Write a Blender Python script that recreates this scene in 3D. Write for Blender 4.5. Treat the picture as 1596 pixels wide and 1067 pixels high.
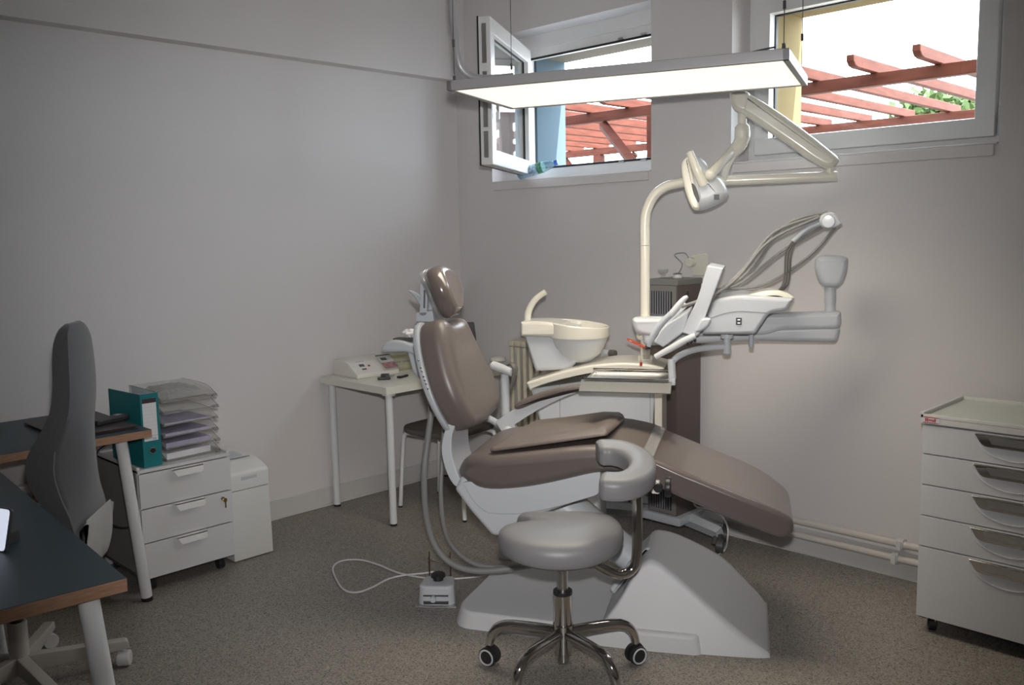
import bpy, bmesh, math, random
from mathutils import Vector, Matrix
random.seed(4)
scene = bpy.context.scene
for o in list(bpy.data.objects): bpy.data.objects.remove(o)
COL = scene.collection
PI = math.pi

# ------------------------------------------------------------------ camera
yaw, pitch, roll = math.radians(-44.766), math.radians(6.936), math.radians(-1.0936)
FPX, CAMH = 1393.44, 1.52
FW = Vector((math.sin(yaw)*math.cos(pitch), math.cos(yaw)*math.cos(pitch), -math.sin(pitch)))
r0 = Vector((math.cos(yaw), -math.sin(yaw), 0)); u0 = r0.cross(FW)
RT = r0*math.cos(roll) + u0*math.sin(roll)
UP = -r0*math.sin(roll) + u0*math.cos(roll)
CAM = Vector((0, 0, CAMH))
cd = bpy.data.cameras.new('camera'); cam = bpy.data.objects.new('camera', cd); COL.objects.link(cam)
cd.sensor_width = 36.0; cd.lens = FPX/1596*36.0; cd.clip_start = 0.02; cd.clip_end = 200
cam.matrix_world = Matrix(((RT.x, UP.x, -FW.x, CAM.x), (RT.y, UP.y, -FW.y, CAM.y), (RT.z, UP.z, -FW.z, CAM.z), (0, 0, 0, 1)))
scene.camera = cam

# ------------------------------------------------------------------ sky, sun, flash, exposure
w = bpy.data.worlds.new('sky'); scene.world = w; w.use_nodes = True
bg = w.node_tree.nodes['Background']; bg.inputs[0].default_value = (0.80, 0.90, 1.0, 1); bg.inputs[1].default_value = 11.0
sl = bpy.data.lights.new('sun', 'SUN'); sl.energy = 13.0; sl.angle = math.radians(0.6); sl.color = (1, 0.95, 0.86)
sun = bpy.data.objects.new('sun', sl); COL.objects.link(sun)
sun.rotation_euler = Vector((1.0, 0.13, 0.80)).to_track_quat('Z', 'Y').to_euler()
fl = bpy.data.lights.new('camera_flash', 'SPOT'); fl.energy = 180; fl.spot_size = math.radians(74); fl.spot_blend = 1.0; fl.shadow_soft_size = 0.03; fl.color = (1.0, 0.975, 0.955)
flash = bpy.data.objects.new('camera_flash', fl); COL.objects.link(flash); flash.location = CAM + UP*0.13 + RT*0.01 + FW*0.05; flash.rotation_euler = cam.matrix_world.to_euler()
LED_STRENGTH = 0.78; LED_WATTS = 7.0
vs = scene.view_settings
vs.view_transform = 'Standard'; vs.look = 'None'; vs.gamma = 1.0; vs.use_curve_mapping = False; vs.exposure = 0.43

# ------------------------------------------------------------------ frames and pixel rays (measured from the photograph)
CA = math.radians(30.0)
AX = Vector((math.cos(CA), math.sin(CA), 0)); NY = Vector((-math.sin(CA), math.cos(CA), 0)); OC = Vector((-2.163, 2.727, 0))
CF = Matrix.Translation(OC) @ Matrix.Rotation(CA, 4, 'Z')          # treatment chair frame: x to the feet, y away from the stool
ID = Matrix.Identity(4)
def ray(x, y): return RT*((x-798)/FPX) - UP*((y-533.5)/FPX) + FW
def Q(x, y, ly):                                                    # point of the chair-parallel plane y=ly, in chair frame
    d = ray(x, y); t = ((OC-CAM).dot(NY)+ly)/d.dot(NY); p = CAM+d*t-OC
    return Vector((p.dot(AX), p.dot(NY), p.z))
def prof(ly, pts): return [(lambda q: (q.x, q.z))(Q(x, y, ly)) for x, y in pts]
def Gz(x, y, z): d = ray(x, y); return CAM+d*((z-CAMH)/d.z)
def GX(x, y, X): d = ray(x, y); return CAM+d*(X/d.x)
def GY(x, y, Y): d = ray(x, y); return CAM+d*(Y/d.y)
def GD(x, y, D): return CAM+ray(x, y)*D

# ------------------------------------------------------------------ materials
MATS = {}
def mat(name, col, rough=0.5, metal=0.0, coat=0.0, noise=0.0, nscale=40, bump=0.0, bscale=200, spec=0.5, emit=0, sheen=0):
    m = bpy.data.materials.new(name); m.use_nodes = True; nt = m.node_tree; b = nt.nodes['Principled BSDF']
    b.inputs['Base Color'].default_value = (*col, 1); b.inputs['Roughness'].default_value = rough; b.inputs['Metallic'].default_value = metal
    b.inputs['Coat Weight'].default_value = coat; b.inputs['Specular IOR Level'].default_value = spec
    b.inputs['Coat Roughness'].default_value = 0.06; b.inputs['Sheen Weight'].default_value = sheen
    tc = nt.nodes.new('ShaderNodeTexCoord')
    if noise:
        n = nt.nodes.new('ShaderNodeTexNoise'); n.inputs['Scale'].default_value = nscale; n.inputs['Detail'].default_value = 4
        nt.links.new(tc.outputs['Object'], n.inputs['Vector'])
        r = nt.nodes.new('ShaderNodeValToRGB'); r.color_ramp.elements[0].position = 0.3; r.color_ramp.elements[1].position = 0.7
        r.color_ramp.elements[0].color = (*[c*(1-noise) for c in col], 1); r.color_ramp.elements[1].color = (*[min(1, c*(1+noise)) for c in col], 1)
        nt.links.new(n.outputs['Fac'], r.inputs[0]); nt.links.new(r.outputs[0], b.inputs['Base Color'])
    if bump:
        n = nt.nodes.new('ShaderNodeTexNoise'); n.inputs['Scale'].default_value = bscale; n.inputs['Detail'].default_value = 3
        nt.links.new(tc.outputs['Object'], n.inputs['Vector'])
        bp = nt.nodes.new('ShaderNodeBump'); bp.inputs['Strength'].default_value = bump; bp.inputs['Distance'].default_value = 0.002
        nt.links.new(n.outputs['Fac'], bp.inputs['Height']); nt.links.new(bp.outputs[0], b.inputs['Normal'])
    if emit:
        b.inputs['Emission Color'].default_value = (*col, 1); b.inputs['Emission Strength'].default_value = emit
    MATS[name] = m; return m
def glassy(name, tint, body, bodyfac, gloss, fres=False):                      # thin clear sheet: transparent + a little body + reflection
    m = bpy.data.materials.new(name); m.use_nodes = True; nt = m.node_tree; nt.nodes.clear()
    out = nt.nodes.new('ShaderNodeOutputMaterial'); tr = nt.nodes.new('ShaderNodeBsdfTransparent'); tr.inputs[0].default_value = (*tint, 1)
    di = nt.nodes.new('ShaderNodeBsdfPrincipled'); di.inputs['Base Color'].default_value = (*body, 1); di.inputs['Roughness'].default_value = 0.15
    gl = nt.nodes.new('ShaderNodeBsdfGlossy'); gl.inputs['Roughness'].default_value = 0.03
    a = nt.nodes.new('ShaderNodeMixShader'); a.inputs[0].default_value = bodyfac
    nt.links.new(tr.outputs[0], a.inputs[1]); nt.links.new(di.outputs[0], a.inputs[2])
    c = nt.nodes.new('ShaderNodeMixShader'); c.inputs[0].default_value = gloss
    if fres: fr = nt.nodes.new('ShaderNodeFresnel'); fr.inputs[0].default_value = 1.6; ge = nt.nodes.new('ShaderNodeNewGeometry'); iv = nt.nodes.new('ShaderNodeMath'); iv.operation = 'SUBTRACT'; iv.inputs[0].default_value = 1.0; nt.links.new(ge.outputs['Backfacing'], iv.inputs[1]); mu = nt.nodes.new('ShaderNodeMath'); mu.operation = 'MULTIPLY'; nt.links.new(fr.outputs[0], mu.inputs[0]); nt.links.new(iv.outputs[0], mu.inputs[1]); nt.links.new(mu.outputs[0], c.inputs[0])
    nt.links.new(a.outputs[0], c.inputs[1]); nt.links.new(gl.outputs[0], c.inputs[2]); nt.links.new(c.outputs[0], out.inputs[0])
    MATS[name] = m; return m
def wood(name, c1, c2, scale=3, stretch=(1, 12, 12), rough=0.55):
    m = mat(name, c1, rough); nt = m.node_tree; b = nt.nodes['Principled BSDF']; tc = nt.nodes.new('ShaderNodeTexCoord')
    mp = nt.nodes.new('ShaderNodeMapping'); mp.inputs['Scale'].default_value = stretch; nt.links.new(tc.outputs['Object'], mp.inputs[0])
    n = nt.nodes.new('ShaderNodeTexNoise'); n.inputs['Scale'].default_value = scale; n.inputs['Detail'].default_value = 6; nt.links.new(mp.outputs[0], n.inputs['Vector'])
    r = nt.nodes.new('ShaderNodeValToRGB'); r.color_ramp.elements[0].position = 0.35; r.color_ramp.elements[1].position = 0.65
    r.color_ramp.elements[0].color = (*c1, 1); r.color_ramp.elements[1].color = (*c2, 1)
    nt.links.new(n.outputs['Fac'], r.inputs[0]); nt.links.new(r.outputs[0], b.inputs['Base Color']); return m

wall_m = mat('wall_paint', (0.72, 0.69, 0.69), 0.75, bump=0.25, bscale=120, spec=0.3)
ceil_m = mat('ceiling_paint', (0.76, 0.75, 0.74), 0.85)
base_m = mat('baseboard_vinyl', (0.62, 0.61, 0.60), 0.35)
white = mat('white_plastic', (0.585, 0.61, 0.645), 0.36, coat=0.08)
whitelac = mat('white_lacquer', (0.67, 0.68, 0.70), 0.45, spec=0.4)
cream = mat('cream_enamel', (0.80, 0.77, 0.68), 0.22, coat=0.4)
greyplas = mat('light_grey_plastic', (0.50, 0.53, 0.57), 0.4)
seam_m = mat('dark_seam', (0.10, 0.10, 0.11), 0.6)
upvc = mat('white_window_plastic', (0.80, 0.80, 0.80), 0.3)
gasket = mat('black_rubber', (0.012, 0.012, 0.013), 0.55)
blackpl = mat('black_plastic', (0.02, 0.02, 0.022), 0.4)
darkgrey = mat('dark_grey_plastic', (0.06, 0.06, 0.065), 0.45)
steel = mat('brushed_steel', (0.62, 0.62, 0.61), 0.3, 1.0)
chrome = mat('polished_chrome', (0.62, 0.60, 0.58), 0.07, 1.0)
taupe = mat('taupe_leatherette', (0.148, 0.124, 0.116), 0.36, noise=0.04, nscale=6, bump=0.08, bscale=350)
pad_m = mat('worn_taupe_pad', (0.160, 0.128, 0.113), 0.5, noise=0.06, nscale=10, bump=0.25, bscale=60)
filmtaupe = mat('taupe_under_clear_film', (0.15, 0.125, 0.115), 0.22, coat=1.0, bump=0.35, bscale=45)
stoolgrey = mat('light_grey_leatherette', (0.225, 0.224, 0.232), 0.42, bump=0.06, bscale=350)
film = glassy('clear_film', (0.93, 0.93, 0.92), (0.8, 0.8, 0.8), 0.16, 0.16)
hose_m = mat('grey_rubber_hose', (0.26, 0.255, 0.25), 0.45)
hosedark = mat('dark_hose', (0.15, 0.14, 0.13), 0.4)
brownbox = mat('brown_metal_panel', (0.115, 0.092, 0.085), 0.42)
greybox = mat('grey_metal_panel', (0.20, 0.195, 0.19), 0.45)
grille_m = mat('grille_slat', (0.20, 0.21, 0.235), 0.5)
teal = mat('teal_card', (0.012, 0.190, 0.215), 0.45)
paper = mat('white_paper', (0.74, 0.74, 0.77), 0.8)
paperv = mat('lilac_paper', (0.42, 0.40, 0.52), 0.8, noise=0.12, nscale=30)
clearpl = glassy('clear_acrylic', (0.96, 0.96, 0.95), (0.62, 0.60, 0.58), 0.05, 0.06)
clearedge = glassy('acrylic_edge', (0.75, 0.75, 0.72), (0.55, 0.52, 0.48), 0.45, 0.10)
winglass = glassy('window_glass', (0.97, 0.985, 0.98), (0.9, 0.95, 0.95), 0.0, 0.05, True)
orangepl = glassy('orange_acrylic', (0.9, 0.20, 0.08), (0.75, 0.13, 0.06), 0.55, 0.06)
redpl = mat('red_plastic', (0.35, 0.02, 0.02), 0.3)
redlight = mat('red_sticker', (0.50, 0.05, 0.05), 0.5)
deskblue = mat('petrol_laminate', (0.034, 0.060, 0.078), 0.45)
plyedge = wood('plywood_edge', (0.30, 0.165, 0.10), (0.40, 0.235, 0.15), 4, (6, 6, 60))
legwhite = mat('white_powder_coat', (0.72, 0.73, 0.74), 0.35)
tablem = mat('cream_laminate', (0.74, 0.73, 0.66), 0.4)
fabric = mat('grey_wool', (0.085, 0.086, 0.093), 0.95, noise=0.10, nscale=160, bump=0.3, bscale=600, sheen=0.3)
cabm = mat('white_steel', (0.66, 0.66, 0.67), 0.38)
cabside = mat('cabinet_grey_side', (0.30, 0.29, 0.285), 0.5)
shredm = mat('shredder_white', (0.69, 0.69, 0.67), 0.45)
radm = mat('radiator_cream', (0.66, 0.62, 0.50), 0.4)
pipem = mat('pipe_cream', (0.66, 0.62, 0.58), 0.4)
alu = mat('anodised_grey', (0.44, 0.44, 0.45), 0.4, 0.3)
redwood = wood('red_stained_wood', (0.066, 0.021, 0.014), (0.092, 0.031, 0.021), 3, (2, 2, 14)); redwood.node_tree.nodes['Principled BSDF'].inputs['Specular IOR Level'].default_value = 0.05
bluewall = mat('blue_render', (0.080, 0.112, 0.135), 0.9, spec=0.1, bump=0.3, bscale=90)
yellowwall = mat('yellow_render', (0.20, 0.15, 0.075), 0.9, spec=0.1, bump=0.3, bscale=90)
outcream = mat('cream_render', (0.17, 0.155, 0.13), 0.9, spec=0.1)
leafm = mat('leaf', (0.05, 0.075, 0.025), 0.6, spec=0.1, noise=0.35, nscale=3)
bark = mat('bark', (0.12, 0.08, 0.05), 0.9)
paving = mat('paving', (0.25, 0.24, 0.22), 0.9, noise=0.1, nscale=4)
bluecap = mat('blue_cap', (0.05, 0.16, 0.62), 0.4)
bottlem = glassy('bottle_plastic', (0.72, 0.86, 0.95), (0.55, 0.72, 0.85), 0.22, 0.12)
bottlelab = mat('bottle_label', (0.30, 0.42, 0.52), 0.5, noise=0.5, nscale=70)
greenlab = mat('green_label', (0.05, 0.20, 0.11), 0.5, noise=0.5, nscale=90)
tissue = mat('tissue', (0.82, 0.81, 0.80), 0.9)
yellowpl = glassy('yellowish_acrylic', (0.95, 0.95, 0.82), (0.70, 0.69, 0.52), 0.45, 0.05)
brass = mat('brass', (0.55, 0.42, 0.20), 0.3, 1.0)
copper = mat('bronze_wire', (0.16, 0.10, 0.08), 0.35, 0.8)
dialm = mat('lcd_grey', (0.10, 0.12, 0.11), 0.3)
pinkpr = mat('leaflet_print', (0.42, 0.20, 0.21), 0.5, noise=0.5, nscale=50)
skytab = mat('tablet_screen', (0.75, 0.80, 0.95), 0.3, emit=0.55)
ledm = mat('led_diffuser', (1.0, 0.955, 0.77), 0.5, emit=LED_STRENGTH)
brownlid = mat('greenish_glass_top', (0.62, 0.65, 0.60), 0.2)

def floor_material():
    m = mat('speckled_vinyl', (0.15, 0.135, 0.12), 0.42, spec=0.35); nt = m.node_tree; b = nt.nodes['Principled BSDF']; tc = nt.nodes.new('ShaderNodeTexCoord')
    v = nt.nodes.new('ShaderNodeTexVoronoi'); v.inputs['Scale'].default_value = 230; nt.links.new(tc.outputs['Object'], v.inputs['Vector'])
    r = nt.nodes.new('ShaderNodeValToRGB'); r.color_ramp.interpolation = 'CONSTANT'
    cols = [(0.0, (0.125, 0.115, 0.105)), (0.16, (0.27, 0.245, 0.22)), (0.5, (0.315, 0.29, 0.262)), (0.76, (0.215, 0.195, 0.175)), (0.93, (0.385, 0.355, 0.322))]
    for k, (p, c) in enumerate(cols):
        e = r.color_ramp.elements[k] if k < 2 else r.color_ramp.elements.new(p)
        e.position = p; e.color = (*c, 1)
    sp = nt.nodes.new('ShaderNodeSeparateColor'); nt.links.new(v.outputs['Color'], sp.inputs[0]); nt.links.new(sp.outputs[0], r.inputs[0])
    nt.links.new(r.outputs[0], b.inputs['Base Color']); return m
floor_m = floor_material()

# ------------------------------------------------------------------ mesh helpers: every helper returns (verts, faces)
def J(*mds):
    V, F = [], []
    for v, f in mds:
        n = len(V); V += [Vector(p) for p in v]; F += [tuple(i+n for i in q) for q in f]
    return V, F
def mapv(md, fn): return [Vector(fn(Vector(p))) for p in md[0]], md[1]
def xf(md, m): return [m @ Vector(p) for p in md[0]], md[1]
def rotz(md, a, c=(0, 0, 0)):
    c = Vector(c); return xf(md, Matrix.Translation(c) @ Matrix.Rotation(a, 4, 'Z') @ Matrix.Translation(-c))
def rot(md, a, axis, c=(0, 0, 0)):
    c = Vector(c); return xf(md, Matrix.Translation(c) @ Matrix.Rotation(a, 4, axis) @ Matrix.Translation(-c))
def box(x0, x1, y0, y1, z0, z1, r=0, seg=2):
    bm = bmesh.new(); bmesh.ops.create_cube(bm, size=1)
    for v in bm.verts: v.co = Vector(((x0+x1)/2+v.co.x*(x1-x0), (y0+y1)/2+v.co.y*(y1-y0), (z0+z1)/2+v.co.z*(z1-z0)))
    if r: bmesh.ops.bevel(bm, geom=bm.edges[:], offset=r, segments=seg, affect='EDGES', profile=0.5, clamp_overlap=True)
    bm.verts.ensure_lookup_table(); bm.verts.index_update()
    out = ([v.co.copy() for v in bm.verts], [tuple(v.index for v in f.verts) for f in bm.faces]); bm.free(); return out
def cr(pts, n=6, closed=True):                                      # Catmull-Rom
    P = [Vector(p) for p in pts]; N = len(P); out = []
    rng = range(N) if closed else range(N-1)
    for i in rng:
        g = (lambda k: P[k % N]) if closed else (lambda k: P[min(max(k, 0), N-1)])
        p0, p1, p2, p3 = g(i-1), g(i), g(i+1), g(i+2)
        for k in range(n):
            t = k/n
            out.append(0.5*((2*p1)+(p2-p0)*t+(2*p0-5*p1+4*p2-p3)*t*t+(3*p1-p0-3*p2+p3)*t**3))
    if not closed: out.append(P[-1])
    return out
def area2(p): return sum(p[i-1][0]*p[i][1]-p[i][0]*p[i-1][1] for i in range(len(p)))/2
def rcorner(pts, r, n=4):                                           # round every corner of a polygon (r a number or a list)
    P = [Vector(p) for p in pts]; N = len(P); out = []
    for i in range(N):
        p, a, b = P[i], P[i-1], P[(i+1) % N]; rr = r[i] if isinstance(r, (list, tuple)) else r
        da, db = (a-p), (b-p); d = min(rr, da.length*0.49, db.length*0.49)
        if d < 1e-5: out.append(p); continue
        s, e = p+da.normalized()*d, p+db.normalized()*d
        for k in range(n+1):
            t = k/n; out.append((1-t)**2*s+2*t*(1-t)*p+t*t*e)
    return out
def inset(p, d):
    N = len(p); out = []
    for i in range(N):
        a, b, c = Vector(p[i-1]), Vector(p[i]), Vector(p[(i+1) % N])
        e1, e2 = (b-a), (c-b)
        if e1.length < 1e-7: e1 = e2
        if e2.length < 1e-7: e2 = e1
        n1 = Vector((-e1.y, e1.x)).normalized(); n2 = Vector((-e2.y, e2.x)).normalized(); n = n1+n2
        if n.length < 1e-4: n = n1
        n.normalize(); k = 1/max(0.5, n.dot(n1)); out.append(b+n*d*k)
    for _ in range(14):                                             # collapse edges that flipped over
        bad = False
        for i in range(N):
            j = (i+1) % N; e0 = Vector(p[j][:2])-Vector(p[i][:2]); e1 = out[j]-out[i]
            if e1.dot(e0) < -1e-12: m = (out[i]+out[j])/2; out[i] = m.copy(); out[j] = m.copy(); bad = True
        if not bad: break
    return out
def rext(poly, a0, a1, r=0.0, n=4, plane='xz', r0=None, r1=None):   # polygon extruded along the third axis, long edges rounded
    p = [Vector(q[:2]) for q in poly]
    if area2(p) < 0: p.reverse()
    ra = r if r0 is None else r0; rb = r if r1 is None else r1
    rings = []
    if ra > 0: rings += [(a0+ra*(1-math.sin(t)), ra*(1-math.cos(t))) for t in [PI/2*(1-k/n) for k in range(n+1)]] [::1]
    else: rings.append((a0, 0))
    if ra > 0: rings = [(a0+ra*(1-math.cos(t)), ra*(1-math.sin(t))) for t in [PI/2*k/n for k in range(n+1)]]
    if rb > 0: rings += [(a1-rb*(1-math.cos(t)), rb*(1-math.sin(t))) for t in [PI/2*(1-k/n) for k in range(n+1)]]
    else: rings.append((a1, 0))
    V, F = [], []; N = len(p)
    for a, d in rings:
        for q in (inset(p, d) if d > 1e-6 else p):
            V.append(Vector((q.x, a, q.y)) if plane == 'xz' else Vector((q.x, q.y, a)) if plane == 'xy' else Vector((a, q.x, q.y)))
    for k in range(len(rings)-1):
        for i in range(N):
            j = (i+1) % N; F.append((k*N+i, k*N+j, (k+1)*N+j, (k+1)*N+i))
    F.append(tuple(range(N-1, -1, -1))); F.append(tuple((len(rings)-1)*N+i for i in range(N)))
    return V, F
def tube(pts, rad, seg=12, n=6, smooth=True, closed=False, ell=1.0, upv=None):
    P = [Vector(p) for p in pts]
    rl = list(rad) if isinstance(rad, (list, tuple)) else [rad]*len(P)
    if smooth and len(P) > 2:
        R4 = cr([Vector((r, 0, 0)) for r in rl], n, closed); P = cr(P, n, closed); rl = [q.x for q in R4]
    N = len(P); V, F = [], []; nrm = None
    for i in range(N):
        if closed: t = (P[(i+1) % N]-P[i-1])
        else: t = P[min(i+1, N-1)]-P[max(i-1, 0)]
        t.normalize()
        if nrm is None:
            ref = Vector(upv) if upv else (Vector((0, 0, 1)) if abs(t.z) < 0.9 else Vector((1, 0, 0)))
            nrm = (ref-t*ref.dot(t)).normalized()
        else: nrm = (nrm-t*nrm.dot(t)).normalized()
        b = t.cross(nrm)
        for k in range(seg):
            a = 2*PI*k/seg; V.append(P[i]+(nrm*math.cos(a)+b*math.sin(a)*ell)*rl[i])
    for i in range(N if closed else N-1):
        for k in range(seg):
            a, b = i*seg+k, i*seg+(k+1) % seg; c, d = ((i+1) % N)*seg+(k+1) % seg, ((i+1) % N)*seg+k
            F.append((a, b, c, d))
    if not closed: F.append(tuple(range(seg-1, -1, -1))); F.append(tuple((N-1)*seg+k for k in range(seg)))
    return V, F
def lathe(pr, c=(0, 0, 0), seg=24, sx=1.0, sy=1.0):                 # profile [(r,z)...] about z
    V, F = [], []; c = Vector(c); N = len(pr)
    for r, z in pr:
        for k in range(seg): a = 2*PI*k/seg; V.append(c+Vector((max(r, 1e-4)*math.cos(a)*sx, max(r, 1e-4)*math.sin(a)*sy, z)))
    for i in range(N-1):
        for k in range(seg):
            j = (k+1) % seg; F.append((i*seg+k, i*seg+j, (i+1)*seg+j, (i+1)*seg+k))
    F.append(tuple(range(seg-1, -1, -1))); F.append(tuple((N-1)*seg+k for k in range(seg)))
    return V, F
def cyl(p, q, r, seg=16, b=0.0):                                    # cylinder between two points with eased ends
    p, q = Vector(p), Vector(q); d = (q-p).normalized()
    if b: return tube([p, p+d*b*0.3, p+d*b, q-d*b, q-d*b*0.3, q], [r-b, r-b*0.3, r, r, r-b*0.3, r-b], seg, smooth=False)
    return tube([p, q], r, seg, smooth=False)
def ball(c, rx, ry, rz, seg=16, n=10):
    return lathe([(math.sin(PI*k/n), -math.cos(PI*k/n)) for k in range(n+1)], (0, 0, 0), seg) if False else mapv(lathe([(math.sin(PI*k/n), -math.cos(PI*k/n)) for k in range(n+1)], (0, 0, 0), seg), lambda v: (c[0]+v.x*rx, c[1]+v.y*ry, c[2]+v.z*rz))

# ------------------------------------------------------------------ object helpers
WM = {}
def link(name, md, m, smooth=True, ang=38):
    me = bpy.data.meshes.new(name); me.from_pydata([tuple(v) for v in md[0]], [], md[1]); me.update()
    bm = bmesh.new(); bm.from_mesh(me); bmesh.ops.recalc_face_normals(bm, faces=bm.faces[:]); bm.to_mesh(me); bm.free()
    if smooth: me.shade_smooth(); me.set_sharp_from_angle(angle=math.radians(ang))
    me.materials.append(m); o = bpy.data.objects.new(name, me); COL.objects.link(o)
    if smooth: wn = o.modifiers.new('weighted_normal', 'WEIGHTED_NORMAL'); wn.keep_sharp = True
    return o
def tag(o, label=None, cat=None, group=None, kind=None):
    if label: o['label'] = label
    if cat: o['category'] = cat
    if group: o['group'] = group
    if kind: o['kind'] = kind
    return o
def thing(name, label, cat, loc=(0, 0, 0), rz=0.0, group=None, frame=ID):
    o = bpy.data.objects.new(name, None); COL.objects.link(o); o.empty_display_size = 0.05
    m = frame @ Matrix.Translation(Vector(loc)) @ Matrix.Rotation(rz, 4, 'Z'); o.matrix_world = m; WM[o.name] = m.copy()
    return tag(o, label, cat, group)
def part(name, md, m, parent, frame=ID, label=None, local=False, **k):
    wm = WM[parent.name]
    if not local: md = xf(md, wm.inverted() @ frame)
    o = link(name, md, m, **k); o.parent = parent; WM[o.name] = wm
    if label: o['label'] = label
    return o
def solo(name, md, m, label, cat, loc, rz=0.0, frame=ID, group=None, kind=None, **k):
    wm = frame @ Matrix.Translation(Vector(loc)) @ Matrix.Rotation(rz, 4, 'Z')
    o = link(name, xf(md, wm.inverted() @ frame), m, **k); o.matrix_world = wm; WM[o.name] = wm
    return tag(o, label, cat, group, kind)
def struct(name, md, m, label=None, **k):
    o = link(name, md, m, **k); WM[o.name] = ID; tag(o, label=label, kind='structure'); return o

# ================================================================== THE ROOM
XL, YB, XR, YF, ZC = -4.26, 3.84, 1.30, -2.20, 3.00
YO = 4.33                                                           # outer face of the back wall
W1 = dict(x0=-3.95, x1=-2.775, z0=1.825, z1=2.675)
W2 = dict(x0=-2.31, x1=-1.135, z0=1.83, z1=2.68)
struct('floor', box(XL-0.2, XR+0.2, YF-0.2, YB+0.1, -0.1, 0), floor_m, 'grey speckled vinyl floor')
struct('ceiling', box(XL-0.2, XR+0.2, YF-0.2, YB+0.45, ZC, ZC+0.15), ceil_m)
struct('wall_left', box(XL-0.2, XL, YF-0.2, YB+0.45, 0, ZC), wall_m, 'pale painted wall behind the desks')
struct('trim_1', box(XL, XL+0.085, YF, YB, 2.455, ZC), wall_m, 'thicker upper strip of the left wall')
struct('wall_right', box(XR, XR+0.2, YF-0.2, YB+0.45, 0, ZC), wall_m)
struct('wall_front', box(XL, XR, YF-0.2, YF, 0, ZC), wall_m)
def holed(x0, x1, y0, y1, z0, z1, holes):
    xs = sorted({x0, x1, *[h['x0'] for h in holes], *[h['x1'] for h in holes]}); out = []
    for a, b in zip(xs[:-1], xs[1:]):
        h = [q for q in holes if q['x0'] <= a+1e-6 and q['x1'] >= b-1e-6]
        if h: out += [box(a, b, y0, y1, z0, h[0]['z0']), box(a, b, y0, y1, h[0]['z1'], z1)]
        else: out.append(box(a, b, y0, y1, z0, z1))
    return J(*out)
struct('wall_back', holed(XL, XR, YB, 4.07, 0, ZC, [W1, W2]), wall_m, 'pale painted window wall', smooth=False)
E1 = dict(x0=-3.785, x1=-2.82, z0=1.86, z1=2.575); E2 = dict(x0=-2.205, x1=-1.20, z0=1.87, z1=2.56)
struct('wall_outer_blue', holed(-7.5, -2.55, 4.07, YO, 0, 3.6, [E1]), bluewall, 'blue rendered outer wall around the open window', smooth=False)
struct('wall_outer_yellow', holed(-2.55, 3.0, 4.07, YO, 0, 3.6, [E2]), yellowwall, 'yellow rendered outer wall around the closed window', smooth=False)
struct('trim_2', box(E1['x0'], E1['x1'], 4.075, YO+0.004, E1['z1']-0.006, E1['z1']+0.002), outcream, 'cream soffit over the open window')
struct('baseboard_left', J(box(XL, XL+0.012, YF, YB, 0, 0.105, 0.004), box(XL, XL+0.022, YF, YB, 0, 0.012, 0.004)), base_m)
struct('baseboard_back', J(box(XL, XR, YB-0.012, YB, 0, 0.12, 0.004), box(XL, XR, YB-0.02, YB, 0, 0.008, 0.003)), base_m)
for k, W in ((3, W1), (4, W2)):                                     # painted sill boards
    struct('trim_%d' % k, J(box(W['x0']+0.02, W['x1']-0.01, YB-0.022, YB, W['z0']-0.045, W['z0'], 0.006), box(W['x0']+0.001, W['x1']-0.001, YB-0.012, 3.995, W['z0'], W['z0']+0.008, 0.003)), wall_m, 'painted sill under the %s window' % ('open' if k == 3 else 'closed'))
struct('ground', box(-16, 12, YO, 40, 0.6, 0.7), paving, 'pale paving outside')

def frame_md(x0, x1, z0, z1, y0, y1, w, r=0.006):
    return J(box(x0, x1, y0, y1, z0, z0+w, r), box(x0, x1, y0, y1, z1-w, z1, r), box(x0, x0+w, y0, y1, z0+w-0.004, z1-w+0.004, r), box(x1-w, x1, y0, y1, z0+w-0.004, z1-w+0.004, r))
# window 2: closed casement
def wthing(name, label):
    o = bpy.data.objects.new(name, None); COL.objects.link(o); WM[o.name] = ID; tag(o, label, None, None, 'structure'); return o
w2 = wthing('window_2', 'closed white plastic window with the red pergola behind it')
part('window_frame', frame_md(W2['x0'], W2['x1'], W2['z0']+0.008, W2['z1'], 4.00, 4.07, 0.055), upvc, w2)
s2 = part('sash', frame_md(-2.262, -1.19, 1.872, 2.60, 3.965, 4.03, 0.078), upvc, w2)
part('gasket', frame_md(-2.186, -1.266, 1.948, 2.524, 4.012, 4.034, 0.008, 0.002), gasket, s2)
part('pane', box(-2.19, -1.262, 4.018, 4.024, 1.944, 2.528), winglass, s2)
part('hinge', J(cyl((-1.172, 3.975, 1.88), (-1.172, 3.975, 1.99), 0.010, 12, 0.002), box(-1.18, -1.165, 3.97, 4.0, 1.875, 1.90)), greyplas, w2)
# window 1: casement swung into the room
w1 = wthing('window_1', 'white plastic window with its sash swung into the room')
part('window_frame', frame_md(-3.87, -2.775, W1['z0']+0.008, 2.62, 4.00, 4.07, 0.07), upvc, w1)
part('upper_frame', box(W1['x0'], W1['x1'], 3.99, 4.07, 2.60, W1['z1']), upvc, w1)
part('side_frame', box(W1['x0'], -3.868, 3.995, 4.07, W1['z0']+0.008, 2.61), upvc, w1)
part('gasket', frame_md(-3.802, -2.843, 1.900, 2.552, 3.994, 4.003, 0.012, 0.002), gasket, w1)
for x in (-3.1, -2.95): part('striker', J(box(x, x+0.035, 3.985, 4.0, 1.895, 1.905), box(x, x+0.035, 3.985, 4.0, 2.552, 2.562)), steel, w1)
SA = math.atan2(3.155-3.935, -3.285+3.745)                            # sash direction from its hinge
sm = Matrix.Translation(Vector((-3.745, 3.935, 0))) @ Matrix.Rotation(SA, 4, 'Z')
sash = part('sash', frame_md(0, 0.90, 1.865, 2.585, -0.033, 0.033, 0.078), upvc, w1, frame=sm)
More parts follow.
